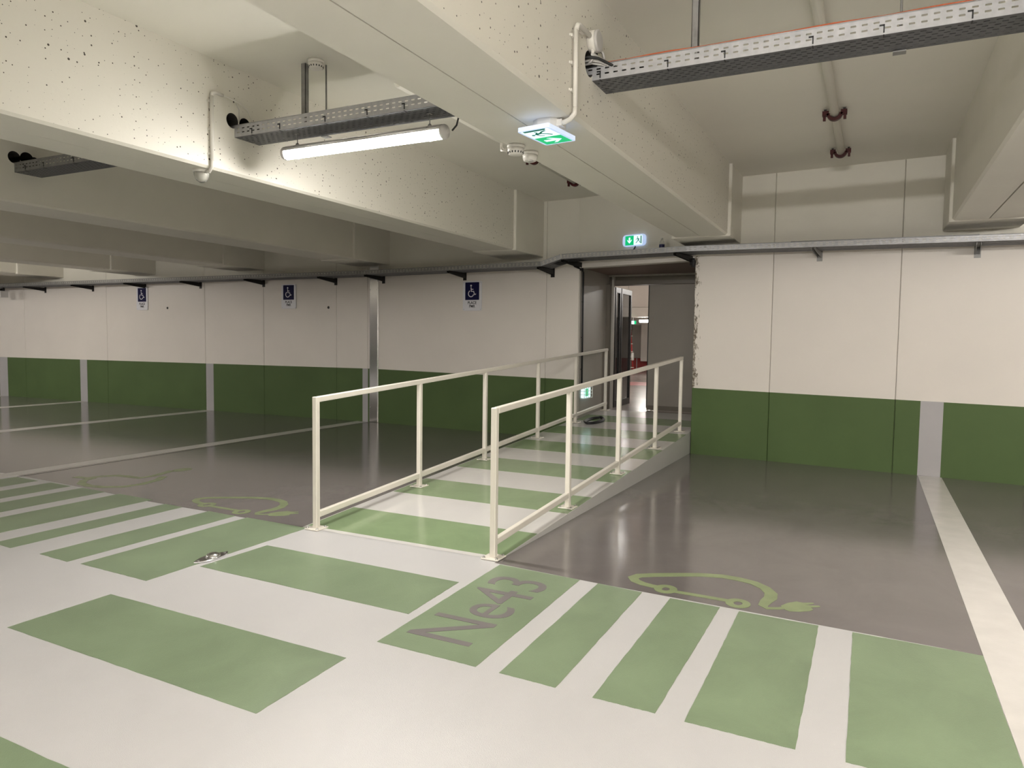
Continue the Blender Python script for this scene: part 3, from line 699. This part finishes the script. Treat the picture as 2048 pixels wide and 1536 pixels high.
clips(cd, [(FX+.006, 3.70, 2.70), (FX+.006, 3.70, 2.875), (FX+.006, 3.70, 3.07)])
bc = thing('beacon', (FX-.10, 3.705, BEAMZ), 'small clear dome beacon under the pitted beam, at the end of the conduit', 'beacon')
b = MB(); b.lathe((FX-.10, 3.705, BEAMZ-.0005), [(.062, 0), (.062, -.012), (.054, -.02)], seg=24); b.build('base', 'white_plastic', bc)
b = MB(); b.lathe((FX-.10, 3.705, BEAMZ-.02), [(.054, 0), (.052, -.02), (.046, -.042), (.033, -.06), (.015, -.071), (.001, -.074)], seg=24); b.build('dome', 'clear_plastic', bc)
b = MB(); b.lathe((FX-.10, 3.705, BEAMZ-.022), [(.030, 0), (.034, -.01), (.030, -.03), (.018, -.045), (.001, -.05)], seg=18); b.build('lamp', 'white_plastic', bc)

FX2 = -1.47
c2 = thing('conduit', (FX2, 3.61, 2.58), 'cream conduit bent down from the round box to the exit box under the beam', 'conduit')
b = MB(); b.tube([(FX2+.022, 3.615, 2.63), (FX2+.022, 3.608, 3.04)], .0125, 12); b.build('pipe', 'white_plastic', c2)
b = MB(); b.tube([(FX2+.022, 3.608, 3.03), (FX2+.024, 3.622, 3.062), (FX2+.024, 3.655, 3.075), (FX2+.024, 3.80, 3.078)], .0135, 12); b.build('elbow', 'white_plastic', c2)
b = MB(); b.tube([(FX2+.022, 3.615, 2.635), (FX2+.020, 3.615, 2.605), (FX2-.005, 3.616, 2.578), (FX2-.04, 3.63, 2.572), (FX2-.075, 3.65, 2.575)], .0135, 12); b.build('elbow', 'white_plastic', c2)
clips(c2, [(FX2+.008, 3.60, 2.72), (FX2+.008, 3.60, 2.86), (FX2+.008, 3.597, 3.0), (FX2+.008, 3.72, 3.066)])
jb = thing('junction_box', (FX2, 3.875, 3.07), 'round grey junction box on the beam above the tray end', 'junction box')
b = MB(); b.lathe((FX2+.001, 3.875, 3.07), [(.060, 0), (.060, .040), (.054, .043)], axis=(1, 0, 0), seg=28); b.build('body', 'white_plastic', jb)
b = MB(); b.lathe((FX2+.044, 3.875, 3.07), [(.059, 0), (.059, .010), (.050, .014)], axis=(1, 0, 0), seg=28); b.build('lid', 'grey_plastic', jb)
b = MB(); b.lathe((FX2+.02, 3.83, 3.078), [(.017, 0), (.017, -.02)], axis=(0, 1, 0), seg=14); b.lathe((FX2+.025, 3.855, 3.022), [(.011, 0), (.009, -.025)], seg=12); b.build('gland', 'white_plastic', jb)
b = MB(); b.tube([(FX2+.03, 3.92, 3.05), (FX2+.05, 3.955, 3.03), (FX2+.06, 3.95, 2.99), (FX2+.05, 3.91, 2.985), (FX2+.035, 3.87, 2.992), (FX2+.03, 3.83, 2.985)], .008, 8); b.build('grey_cable', 'grey_plastic', jb)
b = MB(); b.tube([(FX2+.028, 3.855, 3.0), (FX2+.03, 3.852, 2.97), (FX2+.0, 3.86, 2.95)], .007, 8); b.build('grey_cable', 'grey_plastic', jb)
b = MB(); b.tube([(FX2+.012, 3.93, 3.10), (FX2+.014, 3.945, 3.05), (FX2+.02, 3.94, 3.0), (FX2+.03, 3.92, 2.965)], .006, 8); b.build('black_cable', 'black_rubber', jb)
cb = thing('cable_bundle', (FX2, 3.90, 2.95), 'bundle of black and white cables leaving the hole in the beam onto the shiny tray', 'cables')
for k in range(6):
    b = MB(); yy = 3.83+.03*k; zz = 2.965-.006*k
    b.tube([(FX2-.1, yy, zz+.005), (FX2+.01, yy, zz+.008), (FX2+.06, yy+.02, zz), (FX2+.14, 3.95+.03*k, TZ+.06), (FX2+.30, 3.955+.03*k, TZ+.045)], .008, 8)
    b.build('cable', 'grey_plastic' if k in (1, 2) else 'black_rubber', cb)

# running-man exit pictograms, drawn in a local frame: x right, y up (metres), later placed by a mapping
def pict(parent, put, w, h, arrow_left=True):
    """put(MB builder poly list, mat) -> builds; panel w x h, arrow half and man half"""
    hw = w/2
    ax, mx = (-w/4, w/4) if arrow_left else (w/4, -w/4)
    put('green_field', rect(ax, 0, hw, h), 'sign_lit_green', 0)
    put('man_field', rect(mx, 0, hw, h), 'sign_lit_white', 0)
    s = h*0.34
    ar = [(0, -s), (s*.95, -s*.05), (s*.95, s*.35), (s*.33, -s*.22), (s*.33, s), (-s*.33, s), (-s*.33, -s*.22), (-s*.95, s*.35), (-s*.95, -s*.05)]
    put('arrow', [(ax+p[0]*.85, p[1]*.95) for p in ar], 'sign_lit_white', 1)
    k = h*0.5
    sg = 1 if arrow_left else -1
    m = lambda p: (mx+sg*p[0]*k, p[1]*k)
    put('door_leaf', [m(p) for p in ((.62, .85), (.88, .85), (.88, -.85), (.62, -.7))], 'sign_dark_green', 1)
    put('man_head', [m(p) for p in circ(-.12, .62, .13, 10)], 'sign_dark_green', 1)
    for st, wd in (([(-.05, .42), (.08, .0)], .24), ([(.08, .0), (.36, -.28), (.5, -.62)], .15), ([(.06, .0), (-.22, -.38), (-.5, -.62)], .15), ([(-.05, .36), (-.38, .25), (-.5, -.02)], .11), ([(0, .36), (.30, .12), (.5, .2)], .11)):
        put('man_limb', ('stroke', [m(p) for p in st], wd*k), 'sign_dark_green', 1)
# exit box under the beam: panel faces down, long side across the beam diagonal
ex = thing('exit_sign', (-1.63, 3.69, BEAMZ), 'lit green exit box fixed flat under the beam between conduit and detectors', 'exit sign')
b = MB(); b.prism([(-1.70, 3.63), (-1.66, 3.60), (-1.585, 3.60), (-1.55, 3.64), (-1.55, 3.74), (-1.585, 3.79), (-1.67, 3.79), (-1.70, 3.75)], 'z', 2.545, BEAMZ-0.0005)
b.cbox((-1.56, 3.652, 2.575), (.06, .045, .035)); b.build('body', 'white_plastic', ex)
EXW, EXH, EXA = 0.275, 0.165, math.radians(83)
def exmap(p): 
    c, s_ = cos(EXA), sin(EXA); return (-1.638+p[0]*c-p[1]*s_, 3.683+p[0]*s_+p[1]*c)
b = MB(); b.prism([exmap(p) for p in rect(0, 0, EXW+.03, EXH+.03, .012)], 'z', 2.522, 2.545); b.build('diffuser', 'sign_lit_edge', ex)
def put_down(name, shape, mat, lev):
    b = MB(); z1 = 2.5218-.0006*lev
    if shape[0] == 'stroke': b.stroke([exmap(p) for p in shape[1]], shape[2], 'z', z1-.0006, z1)
    else: b.prism([exmap(p) for p in shape], 'z', z1-.0006, z1)
    b.build(name, mat, ex)
pict(ex, put_down, EXW, EXH, arrow_left=False)

# smoke detectors
def detector(c, label, wire=None, r=.052, slots=True, group='smoke detectors'):
    x, y, z = c; t = thing('smoke_detector', c, label, 'smoke detector', group)
    b = MB(); b.lathe((x, y, z-.0005), [(r*1.06, 0), (r*1.06, -.016), (r, -.018)], seg=28); b.build('base', 'white_plastic', t)
    b = MB(); b.lathe((x, y, z-.019), [(r*1.0, 0), (r*.98, -.020), (r*.86, -.036), (r*.6, -.042), (.001, -.044)], seg=28); b.build('head', 'white_plastic', t)
    if slots:
        for k in range(16):
            a = 2*PI*k/16; b = MB(); d = r*.925
            b.tube([(x+d*cos(a)*1.0, y+d*sin(a)*1.0, z-.041), (x+d*.955*cos(a), y+d*.955*sin(a), z-.052)], .0042, 5); b.build('slot', 'black_rubber', t)
    else:
        b = MB(); b.lathe((x+r*.3, y-r*.35, z-.058), [(.017, 0), (.017, -.006)], seg=14); b.build('indicator', 'grey_plastic', t)
    return t
detector((-3.63, 4.07, CEIL), 'smoke detector on the ceiling beside the tray hangers', r=.055)
d1 = detector((-2.005, 4.035, BEAMZ), 'larger smoke detector with slots under the beam edge')
b = MB(); b.tube([(-2.055, 4.03, 2.585), (-2.085, 4.03, 2.583), (-2.10, 4.03, 2.60)], .004, 6); b.cbox((-2.104, 4.03, 2.60), (.006, .02, .045)); b.tube([(-2.06, 4.01, 2.565), (-2.10, 4.02, 2.575)], .006, 6); b.build('wire_clip', 'white_plastic', d1)
detector((-1.992, 4.215, BEAMZ), 'smaller plain detector next to the slotted one under the beam', r=.048, slots=False)

# red-clamped pipes under the slab
def clamp(parent, x, y, z, r):
    b = MB(); b.stroke(arc(x, z, r+.016, 180, 360, 16), .026, 'y', y-.02, y+.02); b.build('clamp', 'clamp_red', parent)
    for s in (-1, 1):
        b = MB(); b.box((x+s*(r+.012), y-.02, z-.018), (x+s*(r+.062), y+.02, z+.022)); b.box((x+s*(r+.034), y-.012, z-.055), (x+s*(r+.056), y+.012, z-.016))
        b.build('clamp_ear', 'clamp_red', parent)
        b = MB(); b.box((x+s*(r+.03), y-.008, z), (x+s*(r+.05), y+.008, CEIL)); b.build('clamp_rod', 'clamp_black', parent)
PR = 0.034
pp = thing('ceiling_pipe', (-0.35, 6.0, CEIL), 'cream pipe under the slab with two dark red clamps in full view', 'pipe')
b = MB(); b.tube([(-0.352, BACK_Y+.05, CEIL-PR-.002), (-0.348, 5, CEIL-PR-.002), (-0.336, 8.10, CEIL-PR-.002)], PR, 18); b.build('pipe', 'beam_paint', pp)
for y in (6.72, 8.06): clamp(pp, -0.342, y, CEIL-PR-.004, PR)
pq = thing('ceiling_pipe', (-3.35, 6.0, CEIL), 'cream pipe half hidden behind the beam, its dark clamps just peeping out', 'pipe')
b = MB(); b.tube([(-3.30, 4.6, CEIL-PR-.002), (-3.30, 8.32, CEIL-PR-.002)], PR, 18); b.build('pipe', 'beam_paint', pq)
for y in (7.08, 8.27): clamp(pq, -3.30, y, CEIL-PR-.004, PR)

# ================================================================== THINGS ON THE FAR WALL
jc = thing('joint_cover', (-7.36, 9.62, 0), 'shiny aluminium cover strip standing up the wall over the building joint', 'metal strip')
b = MB(); y = wall_y(-7.36)[0]
b.prism([(-7.455, y-.002), (-7.44, y-.010), (-7.285, y-.012), (-7.27, y-.004), (-7.27, y), (-7.455, y)], 'z', 0.004, 2.58); b.build('strip', 'aluminium', jc)
for zc in (0.25, 0.95, 1.62, 2.2):
    for xx in (-7.43, -7.295):
        b = MB(); b.lathe((xx, y-.0105, zc), [(.008, 0), (.006, .003)], axis=(0, -1, 0), seg=8); b.build('screw', 'bolt_steel', jc)
def parking_sign(xc, zc, w, h, label, screws=True):
    y, _, an = wall_y(xc)
    t = thing('parking_sign', (xc+sin(an)*.004, y-cos(an)*.004, zc), label, 'sign', 'blue wheelchair parking signs', rz=an, world=False)
    b = MB(); b.prism(rect(0, 0, w, h, .018), 'y', -.012, 0); b.build('plate', 'sign_white', t)
    bh = h*.60; bw = w*.745; cz = h*.165
    b = MB(); b.prism(rect(0, cz, bw, bh, .006), 'y', -.0128, -.0118); bp = b.build('blue_panel', 'sign_blue', t)
    s = bh/0.60     # pictogram in a 0.6-high frame
    f = lambda p: (p[0]*s, cz+p[1]*s)
    m = MB(); y0, y1 = -.0136, -.0127
    m.prism([f(p) for p in circ(-.045, .185, .035, 14)], 'y', y0, y1)
    m.stroke([f(p) for p in ((-.045, .13), (-.035, -.01), (.06, -.01), (.10, -.125), (.155, -.095))], .034*s, 'y', y0, y1)
    m.stroke([f(p) for p in ((-.035, .06), (.05, .06))], .026*s, 'y', y0, y1)
    m.stroke([f(p) for p in arc(-.045, -.085, .105, 115, 345, 18)], .030*s, 'y', y0, y1)
    m.build('pictogram', 'sign_white', bp)
    text_mesh('lettering', 'PLACE', h*.135, 'sign_black', t, .0004, (0, -.0132, -h*.235), (PI/2, 0, 0), sx=.92, bold=.0012)
    text_mesh('lettering', 'PMR', h*.135, 'sign_black', t, .0004, (0, -.0132, -h*.355), (PI/2, 0, 0), sx=.92, bold=.0012)
    if screws:
        for sx in (-1, 1):
            for sz in (-1, 1):
                b = MB(); b.lathe((sx*(w/2-.018), -.012, sz*(h/2-.02)), [(.006, 0), (.004, .002)], axis=(0, -1, 0), seg=8); b.build('screw', 'bolt_steel', t)
parking_sign(-12.876, 2.12, .315, .445, 'blue wheelchair parking sign, furthest along the shaded wall from the doorway')
parking_sign(-9.169, 2.113, .325, .425, 'blue wheelchair parking sign in the middle, left of the metal joint cover')
parking_sign(-5.437, 2.06, .335, .445, 'blue wheelchair parking sign between the metal joint cover and the doorway')
for xc, zc, l in ((-12.19, 1.933, 'small dark drill hole plug beside the furthest blue sign'), (-8.31, 1.915, 'small dark plug in the wall between the middle blue sign and metal cover')):
    y = wall_y(xc)[0]; b = MB(); b.lathe((0, 0, 0), [(.024, 0), (.022, .004), (.012, .005), (.011, .002)], axis=(0, -1, 0), seg=14)
    o = b.build('wall_plug', 'clamp_black'); o.location = (xc, y-.0005, zc); tag(o, l, 'wall plug', 'dark plugs in the wall')

# exit sign over the doorway
y, _, an = wall_y(-2.82)
es = thing('exit_sign', (-2.82, y, 2.727), 'lit green and white exit sign on the wall over the doorway', 'exit sign', rz=an, world=False)
b = MB(); b.prism(rect(0, 0, .335, .150, .045, 6), 'y', -.035, -.003); b.build('body', 'sign_lit_edge', es)
def put_wall(name, shape, mat, lev):
    b = MB(); y1 = -.035-.0006*lev
    if shape[0] == 'stroke': b.stroke(shape[1], shape[2], 'y', y1-.0006, y1)
    else: b.prism(shape, 'y', y1-.0006, y1)
    b.build(name, mat, es)
pict(es, put_wall, .255, .122, arrow_left=True)
b = MB(); b.tube([(.02, -.02, -.07), (.0, -.02, -.105), (-.02, -.02, -.12), (-.30, -.02, -.125), (-.42, -.02, -.128)], .006, 8); b.build('cable', 'grey_plastic', es)
b = MB(); b.tube([(.02, -.02, -.066), (.012, -.021, -.095), (-.01, -.021, -.12)], .0075, 8); b.build('cable_end', 'black_rubber', es)
# bottle left on the tray
bt = thing('water_bottle', (-2.385, 8.95, 2.482), 'small clear bottle with a dark blue label on the tray over the doorway', 'bottle')
pr = [(.030, 0), (.034, .006), (.034, .06)]
b = MB(); b.lathe((-2.385, 8.95, 2.486), [(.028, 0), (.034, .008), (.034, .135), (.028, .165), (.014, .190), (.012, .20)], seg=18); b.build('body', 'clear_plastic', bt)
b = MB(); b.lathe((-2.385, 8.95, 2.575), [(.0345, 0), (.0350, .002), (.0350, .043), (.0345, .045)], seg=18); b.build('label_band', 'bottle_label', bt)
b = MB(); b.lathe((-2.385, 8.95, 2.684), [(.014, 0), (.014, .015), (.012, .017)], seg=14); b.build('cap', 'grey_plastic', bt)
b = MB(); b.tube([(-2.10, 8.90, 2.50), (-2.08, 8.93, 2.56), (-2.055, 8.97, 2.62), (-2.04, 9.0, 2.66)], .018, 8)
o = tag(b.build('cable_stub', 'black_rubber'), 'thick black cable end bending up from the tray under the beam', 'cable')
dc = thing('drop_cable', (-3.63, 9.55, 0.5), 'black cable running from the tray down the dim passage wall', 'cable')
b = MB(); b.tube([(-3.74, 9.30, 2.48), (-3.71, 9.36, 2.43), (-3.648, 9.47, 2.40), (-3.645, 9.52, 2.36), (-3.645, 9.53, 1.6), (-3.645, 9.54, 0.74)], .013, 8); b.build('cable', 'black_rubber', dc)
for zc in (1.95, 1.45, 1.0):
    b = MB(); b.cbox((-3.648, 9.53, zc), (.02, .034, .014)); b.build('clip', 'black_rubber', dc)
b = MB(); b.tube([(-2.00, 8.98, 2.43), (-1.99, 8.995, 2.40), (-1.992, 9.0, 2.36), (-2.0, 9.0, 2.33)], .022, 8)
tag(b.build('cable_loop', 'black_rubber'), 'black cable loop hanging at the chipped corner of the doorway', 'cable')
# caged low-level sign on the passage wall
ls = thing('escape_light', (-3.66, 9.70, 0.66), 'low glowing escape light behind a white wire cage on the passage wall', 'exit sign')
b = MB(); b.prism(rect(9.70, 0.66, .30, .155, .02), 'x', -3.659, -3.628); b.build('body', 'sign_lit_white', ls)
b = MB(); b.prism(rect(9.70, 0.66, .10, .11), 'x', -3.6278, -3.6268); b.build('pictogram', 'sign_lit_green', ls)
b = MB()
for k in range(5): yy = 9.535+.0825*k; b.tube([(-3.659, yy, .57), (-3.60, yy, .575), (-3.60, yy, .745), (-3.659, yy, .75)], .0035, 6)
for k in range(4): zz = .585+.05*k; b.tube([(-3.659, 9.525, zz), (-3.60, 9.535, zz), (-3.60, 9.865, zz), (-3.659, 9.875, zz)], .0035, 6)
b.build('wire_cage', 'white_plastic', ls)
# black cable coil on the ramp
ck = thing('cable_coil', (-3.45, 9.25, rz(9.25)), 'flat black coil of cable lying on the ramp by the railing foot', 'cable')
b = MB(); pts = []
for i in range(64):
    a = 2*PI*i/20; r_ = .10+.012*sin(i*.37); yy = 9.30+ (r_+.16)*cos(a); pts.append((-3.36+r_*sin(a)*1.0, yy, rz(yy)+.012+.007*(i//20)))
b.tube(pts, .011, 6); b.build('coil', 'black_rubber', ck)
# steel floor stud
st = thing('floor_stud', (-3.665, 3.14, 0), 'domed stainless steel floor stud with pointed ends beside the crossing', 'floor stud')
b = MB()
ol = [(-3.665+.052*(1-abs(t_)**1.6)**.8*sg if abs(t_) < .999 else -3.665, 3.135+.135*t_) for sg, rng in ((1, range(-10, 11)), (-1, range(9, -10, -1))) for t_ in [k/10 for k in rng]]
b.prism(ol, 'z', .0016, .012); bevel(b.build('base_plate', 'aluminium', st), .003, 2)
b = MB(); b.lathe((-3.665, 3.15, .012), [(.046, 0), (.045, .006), (.036, .016), (.02, .022), (.001, .024)], seg=26); b.build('dome', 'aluminium', st)
for yy in (3.035, 3.24): b = MB(); b.lathe((-3.665, yy, .012), [(.009, 0), (.008, .003)], seg=10); b.build('screw', 'bolt_steel', st)

# ================================================================== DOORWAY AND HALL BEHIND
FZ = 0.352
fd = thing('fire_door', (-2.5, 10.74, FZ), 'broad plain grey sliding fire door covering most of the doorway', 'door')
b = MB(); b.box((-3.035, 10.735, FZ+.035), (-1.83, 10.80, 2.262)); bevel(b.build('leaf', 'door_grey', fd), .004, 1)
b = MB(); b.box((-3.035, 10.725, FZ+.004), (-1.99, 10.735, FZ+.075)); b.build('kick_strip', 'frame_brown', fd)
b = MB(); b.box((-3.045, 10.73, FZ+.035), (-3.034, 10.805, 2.262)); b.build('edge_seal', 'black_rubber', fd)
fr = thing('door_frame', (-3.64, 10.74, FZ), 'brown door frame post beside the end of the railing', 'door frame')
b = MB(); b.box((-3.659, 10.56, FZ-.01), (-3.60, 10.69, 2.27)); b.build('post', 'frame_brown', fr)
b = MB(); b.box((-3.60, 10.64, FZ-.01), (-3.565, 10.70, 2.395)); b.build('stop', 'passage_wall', fr)
gd = thing('glass_door', (-3.56, 10.95, FZ), 'black-framed glass door leaves folded open behind the passage', 'door')
def leaf(ya, yb, xa, xb):
    """framed glass leaf from (xa, ya) to (xb, yb) in plan"""
    A = Vector((xa, ya, 0)); B = Vector((xb, yb, 0)); U = (B-A).normalized(); N = Vector((-U.y, U.x, 0)); L = (B-A).length
    def bar(s0, s1, z0, z1, th, nm, mat):
        b = MB(); q = [A+U*s0-N*th, A+U*s1-N*th, A+U*s1+N*th, A+U*s0+N*th]
        b.prism([(p.x, p.y) for p in q], 'z', z0, z1); b.build(nm, mat, gd)
    bar(0, .055, FZ+.01, 2.24, .022, 'stile', 'black_metal'); bar(L-.055, L, FZ+.01, 2.24, .022, 'stile', 'black_metal')
    bar(.055, L-.055, FZ+.01, FZ+.11, .022, 'bottom_rail', 'black_metal'); bar(.055, L-.055, 2.16, 2.24, .022, 'top_rail', 'black_metal')
    bar(.05, L-.05, FZ+.10, 2.17, .004, 'pane', 'door_glass')
leaf(10.74, 11.02, -3.585, -3.59); leaf(11.04, 11.62, -3.585, -3.60)
# hall behind: floor, ceiling, side walls, far wall, downstand beam
HY, HC = 25.4, 3.05
b = MB(); b.box((-13.5, RY1, FZ-.25), (1.5, HY+.2, FZ)); tag(b.build('floor_hall', 'floor_far'), 'pale shiny floor of the hall behind the doorway', 'floor', kind='structure')
b = MB(); b.box((-13.5, 10.92, HC), (1.5, HY+.2, HC+.2)); tag(b.build('ceiling_hall', 'ceiling_paint'), 'pale ceiling of the hall behind the doorway', 'ceiling', kind='structure')
b = MB(); b.box((-13.5, HY, FZ), (1.5, HY+.2, .80), 1); b.box((-13.5, HY, .80), (1.5, HY+.2, HC), 0); tag(b.build('wall_hall_far', ['wall_white', 'wall_red']), 'far hall wall, white over a dark red band, seen through the doorway', 'wall', kind='structure')
b = MB(); b.box((-13.7, 11.0, FZ), (-13.5, HY, .80), 1); b.box((-13.7, 11.0, .80), (-13.5, HY, HC), 0); tag(b.build('wall_hall_left', ['wall_white', 'wall_red']), 'side wall of the hall behind', 'wall', kind='structure')
b = MB(); b.box((1.5, 11.0, FZ), (1.7, HY, HC)); tag(b.build('wall_hall_right', 'wall_white'), 'other side wall of the hall behind', 'wall', kind='structure')
b = MB(); b.box((-13.5, 10.92, FZ), (-3.68, 11.0, HC)); b.box((-1.9, 10.92, FZ), (1.5, 11.0, HC)); b.box((-3.68, 10.92, 2.40), (-1.9, 11.0, HC)); tag(b.build('wall_hall_near', 'wall_white'), 'hall side of the doorway wall', 'wall', kind='structure')
hb = thing('hall_beam', (-6, 20.5, 2.12), 'pale downstand beam crossing the hall behind the doorway', 'beam', kind='structure')
b = MB(); b.box((-13.5, 20.5, 2.41), (1.5, 20.9, HC)); b.build('upper_course', 'wall_white', hb)
b = MB(); b.box((-13.5, 20.44, 2.12), (1.5, 20.9, 2.40)); b.build('lower_course', 'wall_white', hb)
b = MB(); b.box((-7.97, HY-.25, FZ), (-7.78, HY-.002, HC)); tag(b.build('trim_1', 'wall_white'), 'pale pilaster on the far hall wall behind the ladder', 'pilaster', kind='structure')
b = MB(); b.box((-7.36, HY-.30, .70), (-7.05, HY-.002, HC)); tag(b.build('trim_2', 'wall_white'), 'pale pier on the far hall wall next to the shutter', 'pilaster', kind='structure')
b = MB(); b.box((-7.76, HY-.10, .81), (-7.37, HY-.002, 2.0)); tag(b.build('roller_shutter', 'door_grey'), 'pale grey shutter panel on the far hall wall', 'shutter')
b = MB(); b.box((-7.60, HY-.01, FZ), (-7.57, HY-.002, .80)); tag(b.build('wall_stripe', 'wall_stripe'), 'thin pale stripe on the red wall band in the far hall', 'wall marking')
b = MB(); b.prism([(-5.7, 16.6), (-4.6, 16.75), (-4.6, 18.3), (-5.7, 18.0)], 'z', FZ+.0002, FZ+.002); tag(b.build('floor_patch', 'paint_red'), 'faded red paint band across the hall floor', 'floor marking')
for c, l in (((-6.05, 21.2, 2.03), 'glowing tube light low under the ceiling of the far hall'), ((-2.5, 14.2, 2.8), 'hall tube light hidden behind the fire door'), ((-9.6, 18.0, 2.8), 'hall tube light hidden behind the glass door'), ((-2.0, 18.5, 2.8), 'unseen hall tube light deep behind the fire door'), ((-7.5, 13.6, 2.8), 'unseen hall tube light beside the doorway')):
    tube_light(c, l, 'tube lights of the hall behind', lit='tube_lit_far', L=0.5 if c[2] < 2.1 else 1.2, top=HC)  # all but the low tube are added out of sight to light the hall
for (xx, yy, zz, mt, l, sz) in ((-6.36, 20.3, 2.09, 'sign_lit_green', 'tiny green exit sign hanging in the far hall', (.08, .03, .05)), (-6.72, 22.0, 2.0, 'sign_lit_white', 'small white-lit exit sign in the far hall over the shutter', (.09, .04, .10))):
    t = thing('exit_sign', (xx, yy, zz), l, 'exit sign', 'exit signs in the far hall')
    b = MB(); b.cbox((xx, yy, zz), sz); b.build('panel', mt, t)
    b = MB(); b.tube([(xx, yy, zz+sz[2]/2), (xx, yy, HC)], .01, 6); b.build('stem', 'grey_plastic', t)
    b = MB(); b.box((xx+sz[0]/2, yy-.02, zz-sz[2]/2), (xx+sz[0]/2+.05, yy+.02, zz+sz[2]/2)); b.build('green_half', 'sign_lit_green', t)
# step ladder
LX, LY = -7.28, 23.4
ld = thing('step_ladder', (LX, LY, FZ), 'red and white step ladder standing in the far hall', 'ladder')
TOP = (LX+.02, LY, FZ+1.42)
for (dx, dy, mt, nm) in ((-.02-.10, -.2, 'rail_cream', 'stile'), (.24, -.2, 'ladder_red', 'stile'), (-.28, .25, 'ladder_red', 'stile'), (.10, .25, 'ladder_red', 'stile')):
    b = MB(); b.tube([(LX+dx, LY+dy, FZ), (LX+.02+dx*.15, LY, FZ+1.42)], .022, 6); b.build(nm, mt, ld)
for k in range(5):
    f_ = (k+.7)/5.4; z_ = FZ+1.42*f_; g_ = 1-f_*.85
    b = MB(); b.cbox((LX+.05, LY-.2*(1-f_), z_), (.36*g_+.06, .06, .025)); b.build('step', 'rail_cream', ld)
b = MB(); b.cbox((LX+.02, LY, FZ+1.43), (.10, .12, .04)); b.build('cap', 'ladder_red', ld)
b = MB(); b.tube([(LX+.22, LY-.22, FZ+.42), (LX+.20, LY-.22, FZ+.55), (LX+.21, LY-.22, FZ+.68)], [.04, .06, .04], 8)
tag(b.build('white_rag', 'white_plastic'), 'white rag hung on the step ladder in the far hall', 'rag')

# small grey camera under the far end of the wall tray
cm = thing('tray_camera', (-16.85, 9.05, 2.36), 'small grey box camera hung under the wall tray in the furthest bay', 'camera')
b = MB(); b.cbox((-16.85, 9.03, 2.25), (.12, .16, .14)); bevel(b.build('body', 'grey_plastic', cm), .01)
b = MB(); b.lathe((-16.85, 8.95, 2.25), [(.035, 0), (.030, .02)], axis=(0, -1, 0), seg=14); b.build('lens', 'black_metal', cm)
b = MB(); b.cbox((-16.85, 9.05, 2.355), (.03, .03, .07)); b.build('stem', 'black_metal', cm)

for o in bpy.data.objects:
    if '_w' in o: del o['_w']
